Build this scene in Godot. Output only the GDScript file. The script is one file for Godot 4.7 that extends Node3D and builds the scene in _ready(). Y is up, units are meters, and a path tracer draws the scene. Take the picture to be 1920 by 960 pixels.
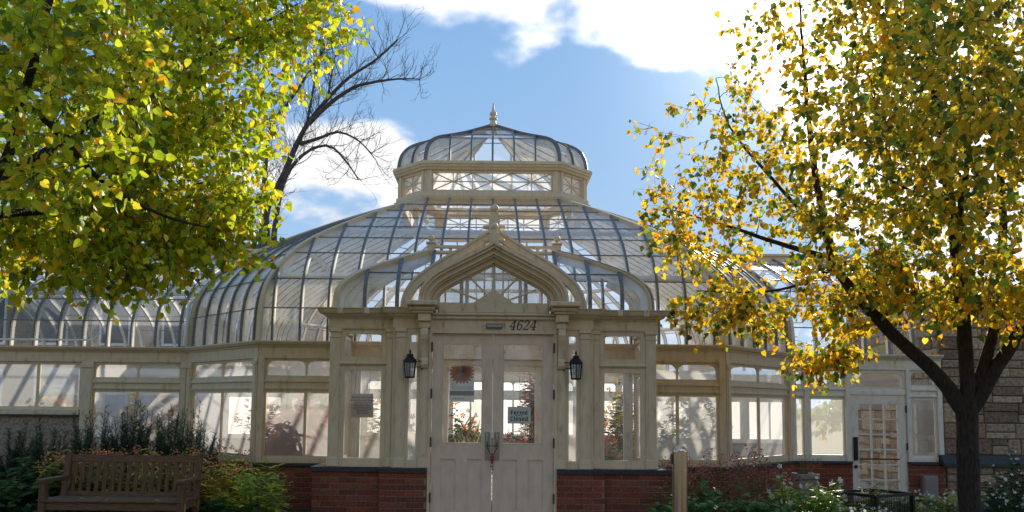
extends Node3D

var M := {}
var rng := RandomNumberGenerator.new()
var taken := {}

# ------------------------------------------------------------------ mesh builder
class MB:
	var v := PackedVector3Array()
	var n := PackedVector3Array()
	var T := Transform3D.IDENTITY

	func t3(a: Vector3, b: Vector3, c: Vector3, na: Vector3, nb: Vector3, nc: Vector3) -> void:
		a = T * a; b = T * b; c = T * c
		na = (T.basis * na).normalized(); nb = (T.basis * nb).normalized(); nc = (T.basis * nc).normalized()
		if (b - a).cross(c - a).dot(na + nb + nc) > 0.0:
			v.append_array([a, c, b]); n.append_array([na, nc, nb])
		else:
			v.append_array([a, b, c]); n.append_array([na, nb, nc])

	func tri(a: Vector3, b: Vector3, c: Vector3, nn: Vector3) -> void:
		t3(a, b, c, nn, nn, nn)

	func quad(a: Vector3, b: Vector3, c: Vector3, d: Vector3, nn: Vector3) -> void:
		t3(a, b, c, nn, nn, nn); t3(a, c, d, nn, nn, nn)

	func box(x0: float, x1: float, y0: float, y1: float, z0: float, z1: float) -> void:
		if x0 > x1: var t := x0; x0 = x1; x1 = t
		if y0 > y1: var t := y0; y0 = y1; y1 = t
		if z0 > z1: var t := z0; z0 = z1; z1 = t
		quad(Vector3(x0, y0, z0), Vector3(x0, y1, z0), Vector3(x0, y1, z1), Vector3(x0, y0, z1), Vector3.LEFT)
		quad(Vector3(x1, y0, z0), Vector3(x1, y1, z0), Vector3(x1, y1, z1), Vector3(x1, y0, z1), Vector3.RIGHT)
		quad(Vector3(x0, y0, z0), Vector3(x1, y0, z0), Vector3(x1, y0, z1), Vector3(x0, y0, z1), Vector3.DOWN)
		quad(Vector3(x0, y1, z0), Vector3(x1, y1, z0), Vector3(x1, y1, z1), Vector3(x0, y1, z1), Vector3.UP)
		quad(Vector3(x0, y0, z0), Vector3(x1, y0, z0), Vector3(x1, y1, z0), Vector3(x0, y1, z0), Vector3.FORWARD)
		quad(Vector3(x0, y0, z1), Vector3(x1, y0, z1), Vector3(x1, y1, z1), Vector3(x0, y1, z1), Vector3.BACK)

	# box whose edges on the +z side are chamfered by c
	func cbox(x0: float, x1: float, y0: float, y1: float, z0: float, z1: float, c: float) -> void:
		var a := [Vector3(x0, y0, z0), Vector3(x1, y0, z0), Vector3(x1, y1, z0), Vector3(x0, y1, z0)]
		var b := [Vector3(x0, y0, z1 - c), Vector3(x1, y0, z1 - c), Vector3(x1, y1, z1 - c), Vector3(x0, y1, z1 - c)]
		var d := [Vector3(x0 + c, y0 + c, z1), Vector3(x1 - c, y0 + c, z1), Vector3(x1 - c, y1 - c, z1), Vector3(x0 + c, y1 - c, z1)]
		var nn := [Vector3.DOWN, Vector3.RIGHT, Vector3.UP, Vector3.LEFT]
		for i in 4:
			var j := (i + 1) % 4
			quad(a[i], a[j], b[j], b[i], nn[i])
			quad(b[i], b[j], d[j], d[i], (nn[i] + Vector3.BACK).normalized())
		quad(d[0], d[1], d[2], d[3], Vector3.BACK)
		quad(a[0], a[1], a[2], a[3], Vector3.FORWARD)

	func bar(p: Vector3, q: Vector3, w: float, h: float, up := Vector3.UP) -> void:
		var z := (q - p).normalized()
		var x := up.cross(z)
		if x.length() < 0.01:
			x = Vector3.RIGHT.cross(z)
		x = x.normalized()
		var y := z.cross(x)
		x *= w / 2; y *= h / 2
		var c := [-x - y, x - y, x + y, -x + y]
		var nn := [-y, x, y, -x]
		for i in 4:
			var j := (i + 1) % 4
			quad(p + c[i], p + c[j], q + c[j], q + c[i], nn[i].normalized())
		quad(p + c[0], p + c[1], p + c[2], p + c[3], -z)
		quad(q + c[0], q + c[1], q + c[2], q + c[3], z)

	func tube(pts: Array, rad: Array, sides := 6, cap := true) -> void:
		var ring := []
		var nor := []
		var ref := Vector3.ZERO
		for i in pts.size():
			var d: Vector3 = (pts[mini(i + 1, pts.size() - 1)] - pts[maxi(i - 1, 0)]).normalized()
			if ref == Vector3.ZERO:
				ref = d.cross(Vector3.UP if absf(d.y) < 0.9 else Vector3.RIGHT).normalized()
			ref = (ref - d * ref.dot(d)).normalized()
			var bi := d.cross(ref)
			var r := []
			var m := []
			for k in sides:
				var a := TAU * k / sides
				var o: Vector3 = ref * cos(a) + bi * sin(a)
				m.append(o); r.append(pts[i] + o * float(rad[i]))
			ring.append(r); nor.append(m)
		for i in pts.size() - 1:
			for k in sides:
				var j := (k + 1) % sides
				t3(ring[i][k], ring[i][j], ring[i + 1][j], nor[i][k], nor[i][j], nor[i + 1][j])
				t3(ring[i][k], ring[i + 1][j], ring[i + 1][k], nor[i][k], nor[i + 1][j], nor[i + 1][k])
		if cap:
			for e in [0, pts.size() - 1]:
				var d: Vector3 = (pts[e] - pts[1 if e == 0 else e - 1]).normalized()
				for k in sides:
					tri(pts[e], ring[e][k], ring[e][(k + 1) % sides], d)

	func lathe(o: Vector3, prof: Array, sides := 12) -> void:
		for i in prof.size() - 1:
			var p: Vector2 = prof[i]
			var q: Vector2 = prof[i + 1]
			if p.distance_to(q) < 1e-5: continue
			var e := (q - p).normalized()
			for k in sides:
				var a := TAU * k / sides
				var b := TAU * (k + 1) / sides
				var ca := Vector3(cos(a), 0, sin(a))
				var cb := Vector3(cos(b), 0, sin(b))
				var na := ca * e.y - Vector3.UP * e.x
				var nb := cb * e.y - Vector3.UP * e.x
				t3(o + ca * p.x + Vector3.UP * p.y, o + cb * p.x + Vector3.UP * p.y, o + cb * q.x + Vector3.UP * q.y, na, nb, nb)
				if q.x > 1e-5:
					t3(o + ca * p.x + Vector3.UP * p.y, o + cb * q.x + Vector3.UP * q.y, o + ca * q.x + Vector3.UP * q.y, na, nb, na)

	func ball(o: Vector3, r: float, squash := 1.0) -> void:
		var pr := []
		for i in 9:
			var a := -PI / 2 + PI * i / 8.0
			pr.append(Vector2(maxf(r * cos(a), 0.0), r * sin(a) * squash))
		lathe(o, pr, 14)

	# polygon in x,y pushed from z0 to z1
	func prism(poly: PackedVector2Array, z0: float, z1: float) -> void:
		if Geometry2D.is_polygon_clockwise(poly):
			poly.reverse()
		var id := Geometry2D.triangulate_polygon(poly)
		for i in range(0, id.size(), 3):
			for zz in [z0, z1]:
				var s := Vector3.BACK if zz == maxf(z0, z1) else Vector3.FORWARD
				tri(Vector3(poly[id[i]].x, poly[id[i]].y, zz), Vector3(poly[id[i + 1]].x, poly[id[i + 1]].y, zz), Vector3(poly[id[i + 2]].x, poly[id[i + 2]].y, zz), s)
		for i in poly.size():
			var p := poly[i]
			var q := poly[(i + 1) % poly.size()]
			var e := (q - p).normalized()
			# is_polygon_clockwise is for y down, so the reversed order runs either way: take the side away from the middle of the edge
			var nn := Vector3(e.y, -e.x, 0)
			var m := (p + q) / 2 + Vector2(nn.x, nn.y) * 0.0005
			if Geometry2D.is_point_in_polygon(m, poly): nn = -nn
			quad(Vector3(p.x, p.y, z0), Vector3(q.x, q.y, z0), Vector3(q.x, q.y, z1), Vector3(p.x, p.y, z1), nn)

	# a moulding: profile points (out, y) pushed along a plan path; out is to the right-hand side seen from above walking +x with +z out
	func sweep(path: Array, prof: Array, closed := false) -> void:
		var cnt := path.size()
		var segs := cnt if closed else cnt - 1
		var sn := []
		for i in segs:
			var d: Vector3 = path[(i + 1) % cnt] - path[i]
			d.y = 0
			sn.append(d.normalized().cross(Vector3.UP))
		var mit := []
		for i in cnt:
			var a: Vector3
			var b: Vector3
			if closed:
				a = sn[(i - 1 + cnt) % cnt]; b = sn[i]
			else:
				a = sn[maxi(i - 1, 0)]; b = sn[mini(i, segs - 1)]
			mit.append((a + b) / maxf(1.0 + a.dot(b), 0.2))
		var np := prof.size()
		for i in segs:
			var j := (i + 1) % cnt
			for k in np:
				var p: Vector2 = prof[k]
				var q: Vector2 = prof[(k + 1) % np]
				var e := (q - p)
				if e.length() < 1e-6: continue
				e = e.normalized()
				var nn: Vector3 = sn[i] * e.y + Vector3.UP * -e.x
				quad(path[i] + mit[i] * p.x + Vector3.UP * p.y, path[j] + mit[j] * p.x + Vector3.UP * p.y, path[j] + mit[j] * q.x + Vector3.UP * q.y, path[i] + mit[i] * q.x + Vector3.UP * q.y, nn)
		if not closed:
			var pp := PackedVector2Array(prof)
			var id := Geometry2D.triangulate_polygon(pp)
			for e in [0, cnt - 1]:
				var d: Vector3 = (path[e] - path[1 if e == 0 else e - 1]).normalized()
				for i in range(0, id.size(), 3):
					var w := []
					for k in 3:
						w.append(path[e] + mit[e] * pp[id[i + k]].x + Vector3.UP * pp[id[i + k]].y)
					tri(w[0], w[1], w[2], d)

	# a strip of rectangular section along points with outward normals: from h0 to h1 along the normal, w wide across
	func strip(pts: Array, nor: Array, w: float, h0: float, h1: float) -> void:
		var c := []
		var sd := []
		for i in pts.size():
			var d: Vector3 = (pts[mini(i + 1, pts.size() - 1)] - pts[maxi(i - 1, 0)]).normalized()
			var s: Vector3 = d.cross(nor[i]).normalized()
			sd.append(s)
			c.append([pts[i] - s * w / 2 + nor[i] * h0, pts[i] + s * w / 2 + nor[i] * h0, pts[i] + s * w / 2 + nor[i] * h1, pts[i] - s * w / 2 + nor[i] * h1])
		for i in pts.size() - 1:
			quad(c[i][3], c[i][2], c[i + 1][2], c[i + 1][3], nor[i] if h1 > h0 else -nor[i])
			quad(c[i][0], c[i][1], c[i + 1][1], c[i + 1][0], -nor[i] if h1 > h0 else nor[i])
			quad(c[i][1], c[i][2], c[i + 1][2], c[i + 1][1], sd[i])
			quad(c[i][0], c[i][3], c[i + 1][3], c[i + 1][0], -sd[i])
		var last: int = pts.size() - 1
		quad(c[0][0], c[0][1], c[0][2], c[0][3], (pts[0] - pts[1]).normalized())
		quad(c[last][0], c[last][1], c[last][2], c[last][3], (pts[last] - pts[last - 1]).normalized())

	func mesh() -> ArrayMesh:
		var a := []
		a.resize(Mesh.ARRAY_MAX)
		a[Mesh.ARRAY_VERTEX] = v
		a[Mesh.ARRAY_NORMAL] = n
		var m := ArrayMesh.new()
		if v.size():
			m.add_surface_from_arrays(Mesh.PRIMITIVE_TRIANGLES, a)
		return m

# ------------------------------------------------------------------ naming and tagging
func numbered(called: String) -> String:
	if not taken.has(called):
		taken[called] = 0
		return called
	taken[called] += 1
	return "%s_%03d" % [called, taken[called]]

func thing(called: String, label: String, category: String, at := Vector3.ZERO, group := "") -> Node3D:
	var o := Node3D.new()
	o.name = numbered(called)
	add_child(o)
	o.position = at
	tag(o, label, category, group)
	return o

func tag(o: Node, label: String, category: String, group := "") -> void:
	o.set_meta("label", label); o.set_meta("category", category)
	if group: o.set_meta("group", group)

func part(parent: Node3D, called: String, mesh: Mesh, mat: Material, xf := Transform3D.IDENTITY) -> MeshInstance3D:
	var o := MeshInstance3D.new()
	o.name = called
	o.mesh = mesh
	o.material_override = mat
	o.transform = xf
	parent.add_child(o, true)
	return o

func fin(parent: Node3D, called: String, b: MB, mat: Material) -> MeshInstance3D:
	return part(parent, called, b.mesh(), mat)

func struct(called: String, mesh: Mesh, mat: Material) -> MeshInstance3D:
	var o := part(self, called, mesh, mat)
	o.set_meta("kind", "structure")
	return o

func lin(r: float, g: float, b: float, a := 1.0) -> Color:
	var c := Color(r, g, b, 1.0).linear_to_srgb()
	c.a = a
	return c

# ------------------------------------------------------------------ textures and materials
func noise_tex(seed_: int, freq: float, ramp: Array, oct := 4, size := 512, kind := FastNoiseLite.TYPE_SIMPLEX_SMOOTH) -> NoiseTexture2D:
	var f := FastNoiseLite.new()
	f.seed = seed_; f.frequency = freq; f.fractal_octaves = oct; f.noise_type = kind
	var t := NoiseTexture2D.new()
	t.width = size; t.height = size; t.seamless = true; t.noise = f
	if ramp.size():
		var g := Gradient.new()
		var off := PackedFloat32Array()
		var col := PackedColorArray()
		for r in ramp:
			off.append(r[0]); col.append(r[1])
		g.offsets = off; g.colors = col
		t.color_ramp = g
	return t

func grey(x: float) -> Color:
	return Color(x, x, x)

func mat(called: String, c: Color, rough := 0.7, metal := 0.0) -> StandardMaterial3D:
	var m := StandardMaterial3D.new()
	m.resource_name = called
	m.albedo_color = c
	m.roughness = rough
	m.metallic = metal
	M[called] = m
	return m

func tri_tex(m: StandardMaterial3D, tex: Texture2D, sc: Vector3, height: Texture2D = null, hs := 0.3) -> StandardMaterial3D:
	m.albedo_texture = tex
	m.uv1_triplanar = true
	m.uv1_world_triplanar = true
	m.uv1_scale = sc
	if height:
		m.heightmap_enabled = true
		m.heightmap_texture = height
		m.heightmap_scale = hs
	return m

func glass(called: String, c: Color, alpha: float, back: float, rough := 0.02) -> void:
	var m := mat(called, Color(c.r, c.g, c.b, alpha), rough)
	m.transparency = BaseMaterial3D.TRANSPARENCY_ALPHA
	if back > 0.0:
		m.backlight_enabled = true
		m.backlight = Color(back, back, back).linear_to_srgb()

func make_materials() -> void:
	var fine := noise_tex(3, 0.05, [], 4, 256)
	var stain := noise_tex(11, 0.012, [[0.0, Color(0.74, 0.70, 0.62)], [0.14, Color(0.88, 0.86, 0.82)], [0.32, Color(0.955, 0.95, 0.935)], [1.0, Color(1, 1, 1)]], 6)
	var paint := tri_tex(mat("cream_paint", lin(0.70, 0.57, 0.40), 0.55), stain, Vector3(1.3, 0.45, 1.3), fine, 0.12)
	paint.metallic_specular = 0.4
	tri_tex(mat("white_paint", lin(0.78, 0.76, 0.71), 0.5), stain, Vector3(1.1, 0.5, 1.1), fine, 0.1)
	var worn := noise_tex(13, 0.02, [[0.0, grey(0.90)], [0.5, grey(0.96)], [1.0, grey(1.0)]], 5, 256)
	tri_tex(mat("door_paint", lin(0.74, 0.58, 0.44), 0.5), worn, Vector3(1.2, 0.6, 1.2), fine, 0.1)
	var lead := noise_tex(21, 0.03, [[0.0, grey(0.55)], [0.5, grey(0.85)], [1.0, grey(1.0)]], 4, 256)
	tri_tex(mat("grey_bar", lin(0.24, 0.235, 0.23), 0.5, 0.3), lead, Vector3(3, 3, 3))
	var brick := noise_tex(31, 0.03, [[0.0, Color(0.55, 0.5, 0.5)], [0.45, Color(0.9, 0.88, 0.86)], [1.0, Color(1, 1, 1)]], 5, 256)
	for i in 5:
		var k: Array = [[0.29, 0.075, 0.042], [0.24, 0.062, 0.036], [0.33, 0.09, 0.05], [0.20, 0.06, 0.04], [0.28, 0.10, 0.06]][i]
		tri_tex(mat("brick%d" % i, lin(k[0], k[1], k[2]), 0.9), brick, Vector3(4, 4, 4), fine, 0.3)
	tri_tex(mat("mortar", lin(0.30, 0.25, 0.20), 0.95), brick, Vector3(6, 6, 6), fine, 0.3)
	tri_tex(mat("slate", lin(0.05, 0.05, 0.052), 0.6), lead, Vector3(3, 3, 3))
	var rock := noise_tex(41, 0.02, [[0.0, Color(0.62, 0.57, 0.52)], [0.4, Color(0.87, 0.84, 0.80)], [0.7, Color(1, 0.98, 0.95)], [1.0, Color(1, 1, 1)]], 6)
	for i in 6:
		var k: Array = [[0.40, 0.33, 0.25], [0.33, 0.25, 0.19], [0.45, 0.38, 0.29], [0.24, 0.175, 0.14], [0.36, 0.31, 0.25], [0.48, 0.41, 0.31]][i]
		tri_tex(mat("stone%d" % i, lin(k[0], k[1], k[2]), 0.95), rock, Vector3(1.6, 1.6, 1.6), fine, 0.35)
	tri_tex(mat("concrete", lin(0.33, 0.32, 0.29), 0.95), rock, Vector3(2, 2, 2), fine, 0.3)
	var wood := noise_tex(51, 0.03, [[0.0, Color(0.45, 0.4, 0.38)], [0.5, Color(0.85, 0.82, 0.8)], [1.0, Color(1, 1, 1)]], 5, 256)
	tri_tex(mat("teak", lin(0.20, 0.105, 0.048), 0.6), wood, Vector3(0.7, 9, 9), fine, 0.2)
	tri_tex(mat("teak_upright", lin(0.17, 0.09, 0.042), 0.6), wood, Vector3(9, 0.7, 9), fine, 0.2)
	var bark := noise_tex(61, 0.03, [[0.0, grey(0.35)], [0.5, grey(0.8)], [1.0, grey(1.0)]], 5, 256)
	tri_tex(mat("bark", lin(0.055, 0.038, 0.027), 0.95), bark, Vector3(4, 0.9, 4), bark, 5.0)
	tri_tex(mat("pale_bark", lin(0.16, 0.135, 0.115), 0.95), bark, Vector3(3, 0.8, 3), bark, 1.0)
	mat("twig", lin(0.075, 0.055, 0.04), 0.9)
	mat("green_stem", lin(0.09, 0.12, 0.035), 0.8)
	mat("dry_stem", lin(0.20, 0.135, 0.07), 0.9)
	mat("steel", lin(0.66, 0.50, 0.35), 0.2, 1.0)  # warm reflections of paving and sun are put into the steel colour
	mat("black_iron", lin(0.012, 0.012, 0.012), 0.5, 0.2)
	mat("hinge", lin(0.09, 0.08, 0.07), 0.5, 0.7)
	mat("brass", lin(0.36, 0.33, 0.28), 0.35, 0.9)
	mat("red_plastic", lin(0.35, 0.02, 0.02), 0.4)
	mat("chain", lin(0.10, 0.075, 0.055), 0.55, 0.6)
	mat("grey_plate", lin(0.28, 0.29, 0.32), 0.45, 0.3)
	mat("worn_plate", lin(0.36, 0.31, 0.26), 0.5, 0.3)
	mat("grey_box", lin(0.22, 0.21, 0.2), 0.6)
	mat("numeral", lin(0.018, 0.016, 0.014), 0.5)
	mat("sign_paper", lin(0.50, 0.52, 0.46), 0.8)
	mat("sign_tan", lin(0.42, 0.33, 0.26), 0.8)
	mat("ink", lin(0.03, 0.028, 0.025), 0.8)
	mat("yellow_print", lin(0.7, 0.45, 0.05), 0.8)
	var soil := noise_tex(71, 0.03, [[0.0, Color(0.3, 0.25, 0.2)], [0.5, Color(0.8, 0.75, 0.7)], [1.0, Color(1, 1, 1)]], 5)
	tri_tex(mat("soil", lin(0.075, 0.055, 0.038), 1.0), soil, Vector3(0.8, 0.8, 0.8), soil, 3.0)
	tri_tex(mat("lawn", lin(0.17, 0.155, 0.06), 1.0), soil, Vector3(0.5, 0.5, 0.5), soil, 3.0)
	tri_tex(mat("paving", lin(0.40, 0.345, 0.27), 0.9), rock, Vector3(0.9, 0.9, 0.9), fine, 0.4)
	tri_tex(mat("pale_paving", lin(0.55, 0.52, 0.46), 0.9), rock, Vector3(0.9, 0.9, 0.9), fine, 0.3)
	tri_tex(mat("roof_slate", lin(0.10, 0.095, 0.095), 0.8), lead, Vector3(2, 2, 2))
	# glass: the more it is dusted or limewashed the more it scatters the sun behind it
	glass("glass_clear", lin(0.86, 0.88, 0.85), 0.04, 0.03)
	for i in 4:
		glass("glass_roof%d" % i, lin(0.84, 0.83, 0.79), [0.03, 0.06, 0.12, 0.03][i], [0.02, 0.08, 0.18, 0.0][i])
	for i in 4:
		glass("glass_wall%d" % i, lin(0.84, 0.85, 0.81), [0.15, 0.24, 0.34, 0.20][i], [0.34, 0.56, 0.80, 0.44][i], 0.04)
	glass("glass_rear", lin(0.86, 0.85, 0.81), 0.06, 0.18)
	glass("glass_limed", lin(0.90, 0.90, 0.86), 0.30, 1.2)
	var sm := mat("shade_mesh", Color(0.45, 0.45, 0.42, 0.42), 0.9)
	sm.transparency = BaseMaterial3D.TRANSPARENCY_ALPHA
	var lg := mat("lamp_glass", Color(0.55, 0.56, 0.5, 0.35), 0.1)
	lg.transparency = BaseMaterial3D.TRANSPARENCY_ALPHA
	# leaves take their colour from each copy
	for a in [["leaf", 1.0, 0.45], ["matt_leaf", 0.8, 0.6], ["gloss_leaf", 0.8, 0.4]]:
		var m := mat(a[0], Color.WHITE, a[2])
		m.vertex_color_use_as_albedo = true
		m.backlight_enabled = true
		m.backlight = Color(a[1], a[1], a[1]).linear_to_srgb()
		m.metallic_specular = 0.2 if a[0] == "matt_leaf" else 0.4

# ------------------------------------------------------------------ sky
func vnoise(f: FastNoiseLite, p: Vector3) -> float:
	return f.get_noise_3dv(p)

func make_sky(sun: Vector3) -> Sky:
	var w := 4096
	var h := w / 2
	var data := PackedFloat32Array()
	data.resize(w * h * 3)
	var fb := FastNoiseLite.new()
	fb.seed = 7; fb.frequency = 1.0; fb.fractal_octaves = 6; fb.noise_type = FastNoiseLite.TYPE_SIMPLEX_SMOOTH
	fb.fractal_gain = 0.55
	var big := FastNoiseLite.new()
	big.seed = 19; big.frequency = 1.0; big.fractal_octaves = 2
	# lower edge of the great cloud above the dome, as (slope to the side, slope upwards) of the line of sight
	var ex := [-0.30, -0.165, -0.08, -0.015, 0.035, 0.09, 0.15, 0.185, 0.25, 0.295, 0.335, 0.40, 0.6]
	var ey := [0.595, 0.545, 0.505, 0.488, 0.478, 0.498, 0.48, 0.468, 0.455, 0.445, 0.425, 0.26, 0.15]
	var half := h / 2
	for j in half:
		var el := PI / 2 - PI * (j + 0.5) / h
		var sy := sin(el)
		var cy := cos(el)
		for i in w:
			var az := TAU * (i + 0.5) / w
			var d := Vector3(sin(az) * cy, sy, -cos(az) * cy)
			var cs := d.dot(sun)
			# clear air: deeper overhead, pale at the horizon, whitish round the sun
			var t := pow(1.0 - sy, 2.6)
			var r := lerpf(0.135, 0.52, t)
			var g := lerpf(0.34, 0.70, t)
			var b := lerpf(0.68, 0.88, t)
			var glow := 0.04 * pow(maxf(cs, 0.0), 6.0) + 0.7 * pow(maxf(cs, 0.0), 80.0) + 6.0 * pow(maxf(cs, 0.0), 900.0)
			r += glow; g += glow * 0.97; b += glow * 0.9
			# clouds
			var k := 1.0 / (sy + 0.22)
			var p := Vector3(d.x * k, d.z * k, sy * 0.6)
			var cov := big.get_noise_3dv(p * 0.75) * 1.1 - 0.15
			if d.z < -0.3:
				var X := -d.x / d.z
				var Y := -d.y / d.z
				var fade := smoothstep(-0.3, -0.6, d.z)
				var q := 0
				while q < ex.size() - 2 and X > ex[q + 1]: q += 1
				var yb := lerpf(ey[q], ey[q + 1], clampf((X - ex[q]) / (ex[q + 1] - ex[q]), 0.0, 1.0))
				var top := minf(clampf((Y - yb + 0.02) * 12.0, -1.2, 0.9), maxf(0.4 - (Y - 0.60) * 6.0, -0.7))
				var lx := (X + 0.175) / 0.20
				var ly := (Y - 0.295) / 0.065
				var left := 0.85 - sqrt(lx * lx + ly * ly) * 0.95
				var rx := (X - 0.57) / 0.22
				var ry := (Y - 0.38) / 0.35
				var right := 0.9 - sqrt(rx * rx + ry * ry)
				cov = lerpf(cov, maxf(maxf(top, left), maxf(right, -0.75)), fade)
			var fn := fb.get_noise_3dv(p * 2.6) * 0.85
			var den := smoothstep(-0.05, 0.38, cov + fn)
			if den > 0.0:
				var thick := smoothstep(0.1, 1.1, cov + fn * 0.8)
				var lit := 0.93 + 0.30 * fb.get_noise_3dv(p * 3.1 + Vector3(5, 2, 9)) - 0.22 * thick * (1.0 - pow(maxf(cs, 0.0), 8.0))
				lit += 0.55 * pow(maxf(cs, 0.0), 10.0) + 2.5 * pow(maxf(cs, 0.0), 120.0)
				r = lerpf(r, lit, den); g = lerpf(g, lit * 0.995, den); b = lerpf(b, lit * 0.99 + 0.015, den)
			var o := (j * w + i) * 3
			data[o] = r * 0.73; data[o + 1] = g * 0.73; data[o + 2] = b * 0.73
	for o in range(half * w * 3, h * w * 3, 3):
		data[o] = 0.16; data[o + 1] = 0.15; data[o + 2] = 0.12
	var im := Image.create_from_data(w, h, false, Image.FORMAT_RGBF, data.to_byte_array())
	var pm := PanoramaSkyMaterial.new()
	pm.panorama = ImageTexture.create_from_image(im)
	var s := Sky.new()
	s.sky_material = pm
	return s

# ------------------------------------------------------------------ curved glass roofs
const BULL := [Vector2(0, 0), Vector2(0.005, 0.15), Vector2(0.025, 0.27), Vector2(0.07, 0.365), Vector2(0.14, 0.455), Vector2(0.22, 0.535), Vector2(0.32, 0.61), Vector2(0.5, 0.725), Vector2(0.75, 0.87), Vector2(1, 1)]
const BULL_LANTERN := [Vector2(0, 0), Vector2(0.01, 0.13), Vector2(0.04, 0.25), Vector2(0.1, 0.35), Vector2(0.2, 0.44), Vector2(0.35, 0.535), Vector2(0.6, 0.70), Vector2(1, 1)]

func smooth_prof(k: Array) -> Array:
	var out := []
	for i in k.size() - 1:
		for s in 4:
			var a: Vector2 = k[maxi(i - 1, 0)]
			var d: Vector2 = k[mini(i + 2, k.size() - 1)]
			out.append((k[i] as Vector2).cubic_interpolate(k[i + 1], a, d, s / 4.0))
	out.append(k[k.size() - 1])
	return out

func u_at(p: Array, vv: float) -> float:
	for i in p.size() - 1:
		if vv <= p[i + 1].y:
			return lerpf(p[i].x, p[i + 1].x, clampf((vv - p[i].y) / maxf(p[i + 1].y - p[i].y, 1e-6), 0, 1))
	return 1.0

func v_at(p: Array, u: float) -> float:
	for i in p.size() - 1:
		if u <= p[i + 1].x:
			return lerpf(p[i].y, p[i + 1].y, clampf((u - p[i].x) / maxf(p[i + 1].x - p[i].x, 1e-6), 0, 1))
	return 1.0

func facet(va: Vector3, vb: Vector3, la: Vector3, lb: Vector3, y0: float, y1: float, prof: Array) -> Dictionary:
	var m0 := (va + vb) / 2
	var m1 := (la + lb) / 2
	var a := (vb - va).normalized()
	var run := m1 - m0
	run -= a * run.dot(a)
	return {"m0": m0, "m1": m1, "a": a, "w0": va.distance_to(vb) / 2, "w1": la.distance_to(lb) / 2, "y0": y0, "rise": y1 - y0, "prof": prof, "run": run.length(), "out": a.cross(Vector3.UP)}

func fp(F: Dictionary, x: float, u: float) -> Vector3:
	var p: Vector3 = F.m0.lerp(F.m1, u) + F.a * x
	p.y = F.y0 + F.rise * v_at(F.prof, u)
	return p

func fnor(F: Dictionary, u: float) -> Vector3:
	var e := 0.02
	var ua := maxf(u - e, 0.0)
	var ub := minf(u + e, 1.0)
	var du := (ub - ua) * float(F.run)
	var dv := (v_at(F.prof, ub) - v_at(F.prof, ua)) * float(F.rise)
	return (F.out * dv + Vector3.UP * du).normalized()

func hw(F: Dictionary, u: float) -> float:
	return lerpf(F.w0, F.w1, u)

func clip_half(poly: Array, F: Dictionary, s: float) -> Array:
	# keeps s*x <= hw(u); poly holds Vector2(x, u)
	var out := []
	for i in poly.size():
		var p: Vector2 = poly[i]
		var q: Vector2 = poly[(i + 1) % poly.size()]
		var dp := hw(F, p.y) - s * p.x
		var dq := hw(F, q.y) - s * q.x
		if dp >= 0: out.append(p)
		if (dp > 0 and dq < 0) or (dp < 0 and dq > 0):
			out.append(p.lerp(q, dp / (dp - dq)))
	return out

func add_pane(b: MB, F: Dictionary, x0: float, x1: float, v0: float, v1: float, tilt := Vector3.ZERO) -> void:
	var ns := 3 if v0 < 0.6 else 1
	for s in ns:
		var ua := u_at(F.prof, lerpf(v0, v1, float(s) / ns))
		var ub := u_at(F.prof, lerpf(v0, v1, float(s + 1) / ns))
		var poly := clip_half(clip_half([Vector2(x0, ua), Vector2(x1, ua), Vector2(x1, ub), Vector2(x0, ub)], F, 1.0), F, -1.0)
		for i in range(1, poly.size() - 1):
			var q := [poly[0], poly[i], poly[i + 1]]
			b.t3(fp(F, q[0].x, q[0].y), fp(F, q[1].x, q[1].y), fp(F, q[2].x, q[2].y), fnor(F, q[0].y) + tilt, fnor(F, q[1].y) + tilt, fnor(F, q[2].y) + tilt)

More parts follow.
